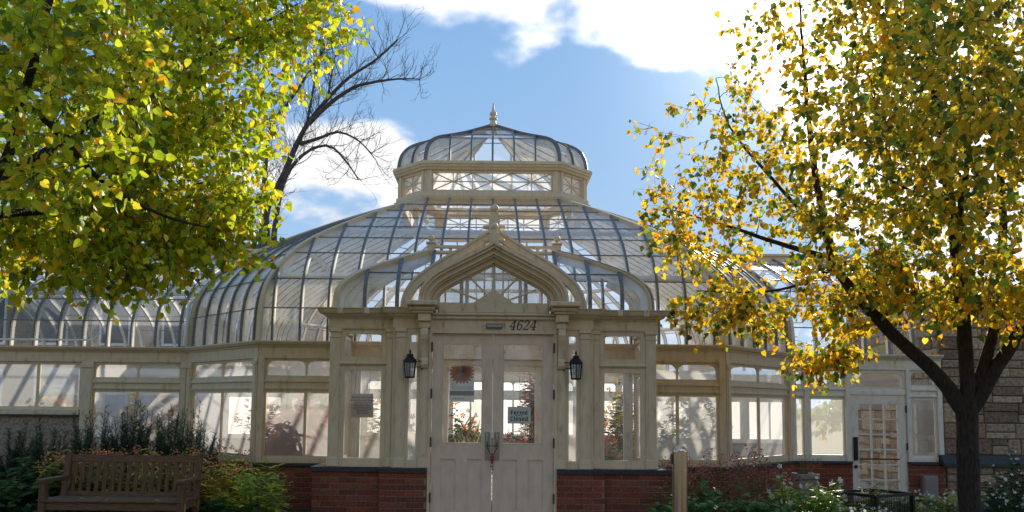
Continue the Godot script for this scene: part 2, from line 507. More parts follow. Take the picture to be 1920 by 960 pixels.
# opt: rows, sp (rib spacing), off (offset of the ribs), mats, single (panes joined, for the far side), bar (width of outer cap)
func glaze(parent: Node3D, F: Dictionary, opt: Dictionary) -> void:
	var ribs := []
	var sp: float = opt.sp
	for k in range(-60, 61):
		var x: float = k * sp + float(opt.get("off", 0.0))
		if absf(x) < F.w0 - 0.06: ribs.append(x)
	var xs: Array = [-F.w0] + ribs + [F.w0]
	var rows: Array = opt.rows
	var one := MB.new()
	for r in rows.size() - 1:
		for c in xs.size() - 1:
			if opt.get("single", false):
				add_pane(one, F, xs[c], xs[c + 1], rows[r], rows[r + 1])
				continue
			var b := MB.new()
			add_pane(b, F, xs[c], xs[c + 1], rows[r], rows[r + 1], Vector3(rng.randf_range(-1, 1), rng.randf_range(-1, 1), rng.randf_range(-1, 1)) * 0.022)
			if b.v.size():
				fin(parent, "pane", b, M[opt.mats[rng.randi() % opt.mats.size()]])
	if one.v.size():
		fin(parent, "rear_glazing", one, M[opt.mats[0]]).set_meta("kind", "stuff")
	var far := MB.new()
	var farcap := MB.new()
	for x in ribs:
		var ue := 1.0
		if absf(x) > F.w1: ue = clampf((F.w0 - absf(x)) / maxf(F.w0 - F.w1, 1e-4), 0, 1)
		if ue < 0.02: ue = 0.02
		var pts := []
		var nor := []
		for i in range(0, F.prof.size(), 2):
			if F.prof[i].x < ue - 0.01:
				pts.append(fp(F, x, F.prof[i].x)); nor.append(fnor(F, F.prof[i].x))
		pts.append(fp(F, x, ue)); nor.append(fnor(F, ue))
		if pts.size() < 2: continue
		if opt.get("single", false):
			farcap.strip(pts, nor, 0.034, 0.004, 0.03)
			far.strip(pts, nor, 0.034, -0.075, -0.004)
		else:
			var b := MB.new()
			b.strip(pts, nor, opt.get("bar", 0.03), 0.004, 0.034)
			var g := fin(parent, "glazing_bar", b, M.grey_bar)
			var b2 := MB.new()
			b2.strip(pts, nor, 0.034, -0.08, -0.004)
			fin(g, "rafter", b2, M.white_paint)
	if far.v.size():
		fin(parent, "far_rafters", far, M.white_paint).set_meta("kind", "stuff")
		fin(parent, "far_bars", farcap, M.grey_bar).set_meta("kind", "stuff")
	for r in range(1, rows.size() - 1):
		var u := u_at(F.prof, rows[r])
		var nn := fnor(F, u)
		var w := hw(F, u)
		var b := MB.new()
		b.strip([fp(F, -w, u), fp(F, w, u)], [nn, nn], 0.016, 0.002, 0.014)
		fin(parent, "lap_bar", b, M.grey_bar)
	for vv in opt.get("purlins", []):
		var u := u_at(F.prof, vv)
		var nn := fnor(F, u)
		var w := hw(F, u) - 0.05
		var b := MB.new()
		b.strip([fp(F, -w, u), fp(F, w, u)], [nn, nn], 0.07, -0.15, -0.085)
		fin(parent, "purlin", b, M.white_paint)

func hip(parent: Node3D, F: Dictionary, s: float, w := 0.1, mt := "grey_bar") -> void:
	var pts := []
	var nor := []
	for i in F.prof.size():
		var u: float = F.prof[i].x
		pts.append(fp(F, s * hw(F, u), u))
		var o: Vector3 = fnor(F, u)
		nor.append((o + F.a * s * 0.45 * Vector2(o.x, o.z).length()).normalized())
	var b := MB.new()
	b.strip(pts, nor, w, -0.01, 0.045)
	var g := fin(parent, "hip_rib", b, M[mt])
	var b2 := MB.new()
	b2.strip(pts, nor, w * 0.7, -0.12, -0.01)
	fin(g, "rafter", b2, M.white_paint)

# ------------------------------------------------------------------ walls
func frame_T(a: Vector3, b: Vector3) -> Transform3D:
	var x := (b - a).normalized()
	return Transform3D(Basis(x, Vector3.UP, x.cross(Vector3.UP)), a)

func window(parent: Node3D, T: Transform3D, x0: float, x1: float, y0: float, y1: float, lights: int, arched: bool, mats: Array, paint: Material, bw := 0.04, mw := 0.03, arc := 0.1) -> MeshInstance3D:
	var b := MB.new()
	b.T = T
	b.box(x0, x0 + bw, y0, y1, -0.055, -0.008)
	b.box(x1 - bw, x1, y0, y1, -0.055, -0.008)
	b.box(x0 + bw, x1 - bw, y0, y0 + bw, -0.055, -0.008)
	b.box(x0 + bw, x1 - bw, y1 - bw, y1, -0.055, -0.008)
	var ix0 := x0 + bw
	var lw := (x1 - x0 - 2 * bw - mw * (lights - 1)) / lights
	var panes := []
	for i in lights:
		var a := ix0 + i * (lw + mw)
		if i > 0: b.box(a - mw, a, y0 + bw, y1 - bw, -0.05, -0.013)
		panes.append([a, a + lw])
		if arched:
			for s in [0, 1]:
				var cx: float = a if s == 0 else a + lw
				var sg := 1.0 if s == 0 else -1.0
				var poly := PackedVector2Array([Vector2(cx, y1 - bw)])
				for k in 7:
					var t := PI / 2 * k / 6.0
					poly.append(Vector2(cx + sg * arc * (1 - sin(t)), y1 - bw - arc * (1 - cos(t))))
				b.prism(poly, -0.046, -0.018)
	var w := fin(parent, "window", b, paint)
	for p in panes:
		var g := MB.new()
		g.T = T
		var t := rng.randf_range(-0.002, 0.002)
		g.quad(Vector3(p[0], y0 + bw, -0.034 + t), Vector3(p[1], y0 + bw, -0.034 - t), Vector3(p[1], y1 - bw, -0.034 + t), Vector3(p[0], y1 - bw, -0.034 - t), Vector3.BACK)
		fin(w, "pane", g, M[mats[rng.randi() % mats.size()]])
	return w

var brick_mesh := {}
func brick_of(len_: float) -> Mesh:
	var key := int(round(len_ * 200))
	if not brick_mesh.has(key):
		var b := MB.new()
		b.cbox(0, key / 200.0, 0, 0.0615, -0.05, 0.0, 0.004)
		brick_mesh[key] = b.mesh()
	return brick_mesh[key]

func brickwork(parent: Node3D, T: Transform3D, x0: float, x1: float, y0: float, y1: float, called := "plinth") -> void:
	var b := MB.new()
	b.T = T
	b.box(x0 + 0.003, x1 - 0.003, y0, y1, -0.2, -0.008)
	var p := fin(parent, called, b, M.mortar)
	var row := 0
	var y := y1 - 0.0615 - 0.004
	while y > y0 - 0.03:
		var x := x0 - (0.1125 if row % 2 else 0.0)
		while x < x1 - 0.02:
			var a := maxf(x, x0)
			var e := minf(x + 0.215, x1)
			if e - a > 0.03:
				part(p, "brick", brick_of(e - a), M["brick%d" % [0, 0, 1, 1, 2, 3, 4][rng.randi() % 7]], T * Transform3D(Basis.IDENTITY, Vector3(a, y, rng.randf_range(-0.002, 0.002))))
			x += 0.225
		y -= 0.0725
		row += 1

const SILL := 0.73
const LOW_TOP := 1.685
const TR_BOT := 1.86
const TR_TOP := 2.10
const EAVE := 2.39

# items: [x0, x1, kind]; what lies between the items becomes posts
func wall_run(parent: Node3D, a: Vector3, b: Vector3, items: Array, paint: Material, mats: Array, bricks := true) -> void:
	var T := frame_T(a, b)
	var L := a.distance_to(b)
	var x := 0.0
	for it in items + [[L, L, "end"]]:
		if it[0] - x > 0.015:
			var p := MB.new()
			p.T = T
			p.cbox(x, it[0], 0.66, 2.14, -0.09, 0.03, 0.006)
			if it[0] - x > 0.09:
				p.box(x + 0.02, it[0] - 0.02, 0.80, 2.02, 0.03, 0.042)
				p.box(x - 0.008, it[0] + 0.008, 2.05, 2.10, 0.03, 0.05)
			fin(parent, "post", p, paint)
		x = it[1]
		if it[2] == "std" or it[2] == "std_one":
			var n := 2 if it[2] == "std" else 1
			window(parent, T, it[0], it[1], TR_BOT, TR_TOP + 0.04, n, true, mats, paint, 0.035, 0.025, 0.1 if it[1] - it[0] > 0.4 else 0.03)
			window(parent, T, it[0], it[1], SILL, LOW_TOP, n, false, mats, paint, 0.03, 0.04)
			var r := MB.new()
			r.T = T
			r.cbox(it[0], it[1], LOW_TOP, TR_BOT, -0.06, 0.005, 0.004)
			r.cbox(it[0], it[1], 1.80, 1.835, 0.006, 0.026, 0.006)
			r.cbox(it[0], it[1], 1.70, 1.73, 0.006, 0.02, 0.006)
			fin(parent, "rail", r, paint)
			var sl := MB.new()
			sl.T = T
			sl.cbox(it[0], it[1], 0.66, SILL, -0.09, 0.0, 0.004)
			fin(parent, "sill", sl, paint)
		elif it[2] == "high":
			var n := int(round((it[1] - it[0]) / 0.71))
			window(parent, T, it[0], it[1], 1.37, TR_TOP + 0.04, n, false, mats, paint, 0.04, 0.05)
			var r := MB.new()
			r.T = T
			r.cbox(it[0], it[1], 1.28, 1.37, -0.09, 0.05, 0.006)
			fin(parent, "rail", r, paint)
			var s := MB.new()
			s.T = T
			s.box(it[0], it[1], 1.255, 1.28, -0.09, 0.07)
			fin(parent, "ledge", s, M.slate)
			var st := MB.new()
			st.T = T
			st.box(it[0], it[1], 0.0, 1.255, -0.2, 0.02)
			fin(parent, "base_wall", st, M.stone4)
	# frieze and gutter
	var fr := MB.new()
	fr.T = T
	fr.box(0, L, 2.14, 2.30, -0.1, 0.02)
	fin(parent, "frieze", fr, paint)
	if bricks:
		var segs := []
		var bx := 0.0
		for it in items + [[L, L, "end"]]:
			if it[2] in ["high", "gap", "door"] or it[2] == "end":
				if it[0] - bx > 0.05: segs.append([bx, it[0]])
				bx = it[1]
		for s in segs:
			var c := MB.new()
			c.T = T
			c.cbox(s[0], s[1], 0.615, 0.66, -0.1, 0.07, 0.008)
			fin(parent, "coping", c, M.slate)
			brickwork(parent, T * Transform3D(Basis.IDENTITY, Vector3(0, 0, 0.045)), s[0], s[1], 0.0, 0.615)

const GUTTER := [Vector2(-0.1, 2.30), Vector2(0.035, 2.30), Vector2(0.045, 2.325), Vector2(0.085, 2.335), Vector2(0.10, 2.36), Vector2(0.115, 2.365), Vector2(0.115, 2.385), Vector2(-0.1, 2.385)]

func build_palm_house() -> void:
	var P := thing("palm_house", "octagonal domed glasshouse with grey glazing bars and a glazed roof lantern", "glasshouse", Vector3.ZERO)
	var V := [Vector3(-3.34, 0, -11.4), Vector3(3.31, 0, -11.4), Vector3(4.83, 0, -13.0), Vector3(4.83, 0, -19.32), Vector3(3.31, 0, -20.92), Vector3(-3.34, 0, -20.92), Vector3(-4.94, 0, -19.32), Vector3(-4.94, 0, -13.0)]
	var h := 1.23
	var k := 1.775
	var zc := -16.16
	var xc := -0.045
	var Lp := [Vector3(xc - h, 0, zc + k), Vector3(xc + h, 0, zc + k), Vector3(xc + k, 0, zc + h), Vector3(xc + k, 0, zc - h), Vector3(xc + h, 0, zc - k), Vector3(xc - h, 0, zc - k), Vector3(xc - k, 0, zc - h), Vector3(xc - k, 0, zc + h)]
	var pr := smooth_prof(BULL)
	var rows := [0.0, 0.166, 0.32, 0.475, 0.585, 0.68, 0.765, 0.845, 0.92, 1.0]
	var wm := ["glass_wall0", "glass_wall1", "glass_wall2", "glass_wall3"]
	var rm := ["glass_roof0", "glass_roof1", "glass_roof2", "glass_roof3"]
	for i in 8:
		var j := (i + 1) % 8
		var F := facet(V[i], V[j], Lp[i], Lp[j], EAVE, 5.26, pr)
		var near := i in [0, 1, 7]
		glaze(P, F, {"rows": rows, "sp": 0.395, "off": 0.015 if i == 0 else (0.1975 if i in [1, 7] else 0.0), "mats": rm if near else ["glass_rear"], "single": not near, "purlins": [0.37, 0.7]})
		hip(P, F, 1.0, 0.065, "cream_paint")
	# walls
	wall_run(P, V[0], V[1], [[0.09, 1.27, "std"], [1.27, 5.38, "gap"], [5.38, 6.56, "std"]], M.cream_paint, wm)
	wall_run(P, V[7], V[0], [[0.14, 2.15, "std"]], M.cream_paint, wm)
	wall_run(P, V[1], V[2], [[0.12, 2.08, "std"]], M.cream_paint, wm)
	for i in [3, 4, 5]:
		var L: float = V[i].distance_to(V[i + 1])
		var it := []
		var c := int(round(L / 1.2))
		for q in c: it.append([L * q / c + 0.07, L * (q + 1) / c - 0.07, "std"])
		wall_run(P, V[i], V[i + 1], it, M.white_paint, ["glass_limed", "glass_limed", "glass_wall2"])
	var g := MB.new()
	g.sweep(V, GUTTER, true)
	fin(P, "gutter", g, M.cream_paint)
	# inner doorway between porch and dome
	var T := frame_T(V[0], V[1])
	var b := MB.new()
	b.T = T
	for x in [1.33, 2.62, 3.94, 5.24]:
		b.cbox(x, x + 0.09, 0.12, 2.06, -0.08, 0.02, 0.006)
	b.cbox(1.30, 5.36, 2.06, 2.139, -0.08, 0.03, 0.006)
	b.cbox(2.71, 3.94, 1.98, 2.06, -0.06, 0.04, 0.006)
	fin(P, "inner_frame", b, M.white_paint)
	var ih := MB.new()
	ih.T = T
	ih.cbox(2.55, 4.10, 2.145, 2.50, 0.13, 0.16, 0.006)
	fin(P, "inner_header", ih, M.white_paint)
	for q in [[1.42, 2.62], [4.03, 5.24]]:
		window(P, T, q[0], q[1], 0.66, 2.06, 2, false, ["glass_wall0", "glass_clear"], M.white_paint)
		var d := MB.new()
		d.T = T
		d.box(q[0], q[1], 0.0, 0.66, -0.08, 0.0)
		fin(P, "dado", d, M.white_paint)
	# ring under the lantern
	var ring := MB.new()
	ring.sweep(Lp, [Vector2(-0.12, 5.16), Vector2(0.03, 5.22), Vector2(0.07, 5.25), Vector2(0.09, 5.30), Vector2(0.05, 5.315), Vector2(0.05, 5.385), Vector2(-0.12, 5.385)], true)
	fin(P, "lantern_base", ring, M.cream_paint)
	var top := MB.new()
	top.sweep(Lp, [Vector2(-0.12, 5.80), Vector2(0.045, 5.80), Vector2(0.06, 5.835), Vector2(0.09, 5.85), Vector2(0.10, 5.885), Vector2(0.12, 5.895), Vector2(0.12, 5.945), Vector2(-0.12, 5.95)], true)
	fin(P, "lantern_cornice", top, M.cream_paint)
	for i in 8:
		var j := (i + 1) % 8
		var TT := frame_T(Lp[i], Lp[j])
		var L: float = Lp[i].distance_to(Lp[j])
		var w := MB.new()
		w.T = TT
		var e := 0.15 if i % 2 == 0 else 0.12
		w.box(0.0, e, 5.385, 5.80, -0.08, 0.0)
		w.box(L - e, L, 5.385, 5.80, -0.08, 0.0)
		w.box(0.03, e - 0.03, 5.39, 5.795, 0.0, 0.025)
		w.box(L - e + 0.03, L - 0.03, 5.39, 5.795, 0.0, 0.025)
		w.box(e, L - e, 5.385, 5.43, -0.06, 0.008)
		w.box(e, L - e, 5.755, 5.80, -0.06, 0.008)
		var fr := fin(P, "lantern_frame", w, M.cream_paint)
		var m := MB.new()
		m.T = TT
		var cells := 6 if i % 2 == 0 else 2
		var cw := (L - 2 * e) / cells
		for c in range(1, cells):
			m.box(e + c * cw - 0.009, e + c * cw + 0.009, 5.43, 5.755, -0.04, -0.012)
		m.box(e, L - e, 5.584, 5.602, -0.041, -0.013)
		for c in range(0, cells, 2):
			var x0 := e + c * cw
			var x1 := e + (c + 2) * cw
			m.bar(Vector3(x0, 5.43, -0.025), Vector3(x1, 5.755, -0.025), 0.022, 0.016, Vector3.BACK)
			m.bar(Vector3(x0, 5.755, -0.027), Vector3(x1, 5.43, -0.027), 0.022, 0.016, Vector3.BACK)
		fin(fr, "muntins", m, M.cream_paint)
		for c in range(0, cells, 2):
			var q := MB.new()
			q.T = TT
			var x0 := e + c * cw
			q.quad(Vector3(x0, 5.43, -0.045), Vector3(x0 + 2 * cw, 5.43, -0.045), Vector3(x0 + 2 * cw, 5.755, -0.045), Vector3(x0, 5.755, -0.045), Vector3.BACK)
			fin(fr, "pane", q, M["glass_wall%d" % (rng.randi() % 4)])
	# lantern dome
	var pl := smooth_prof(BULL_LANTERN)
	var ap := Vector3(xc, 0, zc)
	for i in 8:
		var j := (i + 1) % 8
		var F := facet(Lp[i], Lp[j], ap, ap + (Lp[j] - Lp[i]).normalized() * 0.002, 5.945, 7.28, pl)
		var near := i in [0, 1, 7]
		glaze(P, F, {"rows": [0.0, 0.42, 0.6, 0.82, 1.0], "sp": 0.395, "off": 0.0, "mats": rm if near else ["glass_rear"], "single": not near, "bar": 0.028, "purlins": []})
		hip(P, F, 1.0, 0.05)
	var f := MB.new()
	f.lathe(Vector3(xc, 7.22, zc), [Vector2(0, 0), Vector2(0.17, 0.0), Vector2(0.17, 0.03), Vector2(0.10, 0.06), Vector2(0.07, 0.10), Vector2(0.055, 0.16), Vector2(0.085, 0.19), Vector2(0.085, 0.215), Vector2(0.05, 0.225), Vector2(0.05, 0.27), Vector2(0.075, 0.285), Vector2(0.07, 0.33), Vector2(0.035, 0.36), Vector2(0.022, 0.375), Vector2(0.03, 0.40), Vector2(0.02, 0.47), Vector2(0.012, 0.53), Vector2(0, 0.56)], 14)
	fin(P, "finial", f, M.cream_paint)

func build_wings() -> void:
	var pr := smooth_prof(BULL)
	var rows := [0.0, 0.2, 0.38, 0.52, 0.66, 0.8, 0.9, 1.0]
	var wm := ["glass_wall0", "glass_wall1", "glass_wall3"]
	var rm := ["glass_roof0", "glass_roof1", "glass_roof3"]
	var W := thing("greenhouse_wing", "long low glasshouse wing with curved glass eaves behind the yew hedge", "glasshouse", Vector3.ZERO)
	var a := Vector3(-11.0, 0, -13.0)
	var b := Vector3(-4.95, 0, -13.0)
	var ra := Vector3(-11.0, 0, -16.16)
	var rb := Vector3(-4.95, 0, -16.16)
	var ba := Vector3(-11.0, 0, -19.32)
	var bb := Vector3(-4.95, 0, -19.32)
	glaze(W, facet(a, b, ra, rb, EAVE, 4.52, pr), {"rows": rows, "sp": 0.395, "off": 0.1, "mats": rm, "purlins": [0.5]})
	glaze(W, facet(bb, ba, rb, ra, EAVE, 4.52, pr), {"rows": rows, "sp": 0.395, "off": 0.1, "mats": ["glass_rear"], "single": true})
	wall_run(W, a, b, [[0.1, 4.33, "high"], [4.52, 5.94, "std"]], M.cream_paint, wm)
	wall_run(W, bb, ba, [[0.1, 1.4, "std"], [1.55, 2.9, "std"], [3.05, 4.4, "std"], [4.55, 5.9, "std"]], M.white_paint, ["glass_limed", "glass_limed", "glass_wall2"])
	var g := MB.new()
	g.sweep([a, b], GUTTER)
	fin(W, "gutter", g, M.cream_paint)
	end_gable(W, -4.98, pr)
	var r := MB.new()
	r.box(-11.0, -4.3, 4.49, 4.58, -16.24, -16.08)
	r.box(-11.0, -4.3, 4.58, 4.62, -16.29, -16.03)
	fin(W, "ridge", r, M.cream_paint)
	# rain pipe at the corner with the dome
	var dp := MB.new()
	dp.tube([Vector3(-4.98, 2.40, -12.86), Vector3(-4.98, 2.9, -12.95), Vector3(-4.98, 3.10, -13.0), Vector3(-4.93, 3.17, -13.05)], [0.028, 0.028, 0.028, 0.028], 8)
	fin(W, "rain_pipe", dp, M.white_paint)
	# roll of shade netting over the first panes
	var S := thing("shade_screen", "grey mesh shade screen hung over the curved wing panes", "screen", Vector3.ZERO)
	var F := facet(a, b, ra, rb, EAVE, 4.52, pr)
	var sm := MB.new()
	for s in 6:
		var u0 := u_at(F.prof, 0.05 + 0.42 * s / 6.0)
		var u1 := u_at(F.prof, 0.05 + 0.42 * (s + 1) / 6.0)
		var n0 := fnor(F, u0) * 0.055
		var n1 := fnor(F, u1) * 0.055
		sm.quad(fp(F, -3.0, u0) + n0, fp(F, 1.44, u0) + n0, fp(F, 1.44, u1) + n1, fp(F, -3.0, u1) + n1, fnor(F, u0))
	fin(S, "netting", sm, M.shade_mesh)
	var rail := MB.new()
	rail.tube([fp(F, -3.0, 0.0) + Vector3(0, 0.1, 0.06), fp(F, 1.47, 0.0) + Vector3(0, 0.1, 0.06)], [0.016, 0.016], 6)
	fin(S, "rail", rail, M.white_paint)
	var hook := MB.new()
	hook.tube([fp(F, 1.47, 0.0) + Vector3(0, 0.1, 0.06), fp(F, 1.6, 0.0) + Vector3(0, 0.22, 0.05)], [0.01, 0.01], 5)
	fin(S, "hook", hook, M.white_paint)

	# right-hand link between dome and stone building
	var K := thing("glazed_link", "white timber glazed link with a door between dome and stone building", "glasshouse", Vector3.ZERO)
	var c := Vector3(4.84, 0, -13.0)
	var d := Vector3(7.28, 0, -13.0)
	var rc := Vector3(4.84, 0, -16.16)
	var rd := Vector3(7.28, 0, -16.16)
	var bc := Vector3(4.84, 0, -19.32)
	var bd := Vector3(7.28, 0, -19.32)
	glaze(K, facet(c, d, rc, rd, EAVE, 4.52, pr), {"rows": rows, "sp": 0.395, "off": 0.0, "mats": rm, "purlins": [0.5]})
	glaze(K, facet(bd, bc, rd, rc, EAVE, 4.52, pr), {"rows": rows, "sp": 0.395, "off": 0.0, "mats": ["glass_rear"], "single": true})
	end_gable(K, 4.87, pr)
	var r2 := MB.new()
	r2.box(4.2, 7.28, 4.49, 4.58, -16.24, -16.08)
	r2.box(4.2, 7.28, 4.58, 4.62, -16.29, -16.03)
	fin(K, "ridge", r2, M.cream_paint)
	var lm := ["glass_clear", "glass_wall0"]
	wall_run(K, c, d, [[0.05, 0.21, "std_one"], [0.29, 0.87, "std_one"], [0.95, 1.86, "door"], [1.92, 2.36, "std_one"]], M.white_paint, lm)
	wall_run(K, bd, bc, [[0.1, 1.15, "std"], [1.3, 2.35, "std"]], M.white_paint, ["glass_limed", "glass_wall2"])
	var T := frame_T(c, d)
	window(K, T, 0.95, 1.86, 1.80, 2.14, 1, true, lm, M.white_paint, 0.05, 0.03, 0.14)
	var hd := MB.new()
	hd.T = T
	hd.cbox(0.95, 1.86, 1.73, 1.80, -0.06, 0.01, 0.004)
	hd.box(0.87, 0.95, 0.0, 0.66, -0.06, 0.02)
	hd.box(1.86, 1.92, 0.0, 0.66, -0.06, 0.02)
	fin(K, "door_frame", hd, M.white_paint)
	var D := MB.new()
	D.T = T
	D.box(0.96, 1.08, 0.02, 1.725, -0.05, -0.005)
	D.box(1.72, 1.85, 0.02, 1.725, -0.05, -0.005)
	D.box(1.08, 1.72, 1.58, 1.725, -0.05, -0.005)
	D.box(1.08, 1.72, 0.02, 0.12, -0.05, -0.005)
	for q in [1, 2]: D.box(1.08 + 0.64 * q / 3 - 0.011, 1.08 + 0.64 * q / 3 + 0.011, 0.12, 1.58, -0.045, -0.012)
	for q in range(1, 6): D.box(1.08, 1.72, 0.12 + 1.46 * q / 6 - 0.011, 0.12 + 1.46 * q / 6 + 0.011, -0.046, -0.013)
	var door := fin(K, "door", D, M.white_paint)
	for q in 3:
		for e in 6:
			var pn := MB.new()
			pn.T = T
			var x0 := 1.08 + 0.64 * q / 3
			var y0 := 0.12 + 1.46 * e / 6
			pn.quad(Vector3(x0, y0, -0.03), Vector3(x0 + 0.2133, y0, -0.03), Vector3(x0 + 0.2133, y0 + 0.2433, -0.03), Vector3(x0, y0 + 0.2433, -0.03), Vector3.BACK)
			fin(door, "pane", pn, M.glass_clear)
	var hn := MB.new()
	hn.T = T
	hn.cbox(0.99, 1.05, 0.68, 1.05, -0.005, 0.04, 0.01)
	hn.box(1.0, 1.04, 0.55, 0.6, -0.005, 0.02)
	fin(door, "handle", hn, M.black_iron)
	for y in [0.85, 1.45]:
		var hg := MB.new()
		hg.T = T
		hg.box(1.845, 1.87, y, y + 0.11, -0.005, 0.02)
		fin(door, "hinge", hg, M.black_iron)
	var pb := MB.new()
	pb.T = T
	pb.tube([Vector3(1.08, 0.7, 0.02), Vector3(1.72, 0.7, 0.02)], [0.012, 0.012], 6)
	fin(door, "push_bar", pb, M.black_iron)
	var g2 := MB.new()
	g2.sweep([c, d], GUTTER)
	fin(K, "gutter", g2, M.white_paint)
	# casement standing open inside the right-hand window
	var cs := MB.new()
	cs.T = T * Transform3D(Basis(Vector3.UP, 0.5), Vector3(2.02, 0, -0.35))
	for q in [[0.0, 0.05], [0.27, 0.32]]: cs.box(q[0], q[1], 0.74, 1.64, -0.02, 0.02)
	for q in [0.74, 1.04, 1.32, 1.60]: cs.box(0.05, 0.27, q, q + 0.04, -0.019, 0.019)
	cs.box(0.15, 0.17, 0.78, 1.60, -0.015, 0.015)
	fin(K, "open_casement", cs, M.white_paint)
	var ub := thing("utility_box", "grey metal utility box fixed to the low brick base beside the white door", "box", Vector3(6.98, 0, -12.9))
	var um := MB.new()
	um.cbox(-0.12, 0.12, 0.05, 0.45, -0.05, 0.05, 0.012)
	fin(ub, "cabinet", um, M.grey_box)
	var ul := MB.new()
	ul.cbox(-0.10, 0.10, 0.08, 0.42, 0.05, 0.06, 0.005)
	fin(ub, "lid", ul, M.grey_box)

func end_gable(parent: Node3D, x: float, pr: Array) -> void:
	var half := []
	for i in range(0, pr.size(), 2):
		half.append(Vector2(pr[i].x * 3.16, EAVE + pr[i].y * (4.52 - EAVE)))
	var pts := []
	var nor := []
	for p in half:
		pts.append(Vector3(x, p.y - 0.05, -13.0 - p.x)); nor.append(Vector3.UP)
	for i in range(half.size() - 2, -1, -1):
		pts.append(Vector3(x, half[i].y - 0.05, -19.32 + half[i].x)); nor.append(Vector3.UP)
	var b := MB.new()
	for i in pts.size() - 1:
		b.bar(pts[i], pts[i + 1], 0.07, 0.09, Vector3.RIGHT)
	b.bar(Vector3(x, EAVE + 0.02, -13.0), Vector3(x, EAVE + 0.02, -19.32), 0.08, 0.1)
	for z in [-14.2, -15.2, -16.16, -17.1, -18.1]:
		var u := absf(minf(-13.0 - z, z + 19.32)) / 3.16
		b.bar(Vector3(x, EAVE, z), Vector3(x, EAVE + v_at(pr, u) * 2.13 - 0.05, z), 0.05, 0.05)
	fin(parent, "end_frame", b, M.white_paint)
	var g := MB.new()
	for i in pts.size() - 1:
		g.quad(Vector3(x, EAVE, pts[i].z), Vector3(x, EAVE, pts[i + 1].z), pts[i + 1], pts[i], Vector3.RIGHT)
	fin(parent, "end_glazing", g, M.glass_roof1)

# ------------------------------------------------------------------ entrance porch
func offset_line(p: Array, d: float) -> Array:
	# moves a gable half-line (base to peak, x falling to 0) inwards by d; its end stays on the axis
	var out := []
	for i in p.size():
		var a: Vector2 = p[maxi(i - 1, 0)]
		var b: Vector2 = p[mini(i + 1, p.size() - 1)]
		var t := (b - a).normalized()
		out.append(p[i] + Vector2(-t.y, t.x) * d)
	var l: int = out.size() - 1
	var t2: Vector2 = (p[l] - p[l - 1]).normalized()
	out[l] = Vector2(0, (p[l] as Vector2).y - d / maxf(absf(t2.x), 0.3))
	out[0] = Vector2(out[0].x, (p[0] as Vector2).y)
	return out

func arch_band(b: MB, outer: Array, inner: Array, z0: float, z1: float) -> void:
	for s in [-1.0, 1.0]:
		for i in outer.size() - 1:
			var o0 := Vector3(outer[i].x * s, outer[i].y, 0)
			var o1 := Vector3(outer[i + 1].x * s, outer[i + 1].y, 0)
			var i0 := Vector3(inner[i].x * s, inner[i].y, 0)
			var i1 := Vector3(inner[i + 1].x * s, inner[i + 1].y, 0)
			var f := Vector3(0, 0, z1)
			var k := Vector3(0, 0, z0)
			b.quad(o0 + f, o1 + f, i1 + f, i0 + f, Vector3.BACK)
			b.quad(o0 + k, o1 + k, i1 + k, i0 + k, Vector3.FORWARD)
			var e := o1 - o0
			var nn := Vector3(e.y, -e.x, 0).normalized()
			if nn.dot(o0 - i0) < 0: nn = -nn
			b.quad(o0 + f, o1 + f, o1 + k, o0 + k, nn)
			b.quad(i0 + f, i1 + f, i1 + k, i0 + k, -nn)
		b.quad(Vector3(outer[0].x * s, outer[0].y, z0), Vector3(inner[0].x * s, inner[0].y, z0), Vector3(inner[0].x * s, inner[0].y, z1), Vector3(outer[0].x * s, outer[0].y, z1), Vector3.DOWN)

func pilaster(parent: Node3D, x0: float, x1: float, zf: float, y0: float, y1: float, back := 0.1) -> void:
	var b := MB.new()
	b.cbox(x0, x1, y0 + 0.12, y1 - 0.10, zf - back, zf, 0.004)
	var w := x1 - x0
	b.box(x0 + w * 0.22, x1 - w * 0.22, y0 + 0.16, y1 - 0.16, zf, zf + 0.008)
	b.cbox(x0 - 0.012, x1 + 0.012, y0, y0 + 0.12, zf - back, zf + 0.018, 0.008)
	b.cbox(x0 - 0.006, x1 + 0.006, y1 - 0.115, y1 - 0.10, zf - back, zf + 0.012, 0.003)
	b.cbox(x0, x1, y1 - 0.10, y1 - 0.045, zf - back, zf + 0.004, 0.003)
	b.cbox(x0 - 0.014, x1 + 0.014, y1 - 0.045, y1, zf - back, zf + 0.024, 0.008)
	fin(parent, "pilaster", b, M.cream_paint)

func flat_pane(parent: Node3D, x0: float, x1: float, y0: float, y1: float, z: float, mt: String) -> void:
	var g := MB.new()
	g.quad(Vector3(x0, y0, z), Vector3(x1, y0, z), Vector3(x1, y1, z + 0.003), Vector3(x0, y1, z + 0.003), Vector3.BACK)
	fin(parent, "pane", g, M[mt])

func text(parent: Node3D, called: String, s: String, at: Vector3, size: float, mt: Material, serif := false, italic := false, bold := false) -> MeshInstance3D:
	var f := SystemFont.new()
	f.font_names = PackedStringArray(["Droid Serif" if serif else "Droid Sans"])
	f.font_italic = italic
	f.font_weight = 700 if bold else 400
	var t := TextMesh.new()
	t.font = f; t.text = s; t.font_size = 64; t.pixel_size = size / 64.0; t.depth = 0.006
	t.curve_step = 1.0
	return part(parent, called, t, mt, Transform3D(Basis.IDENTITY, at))

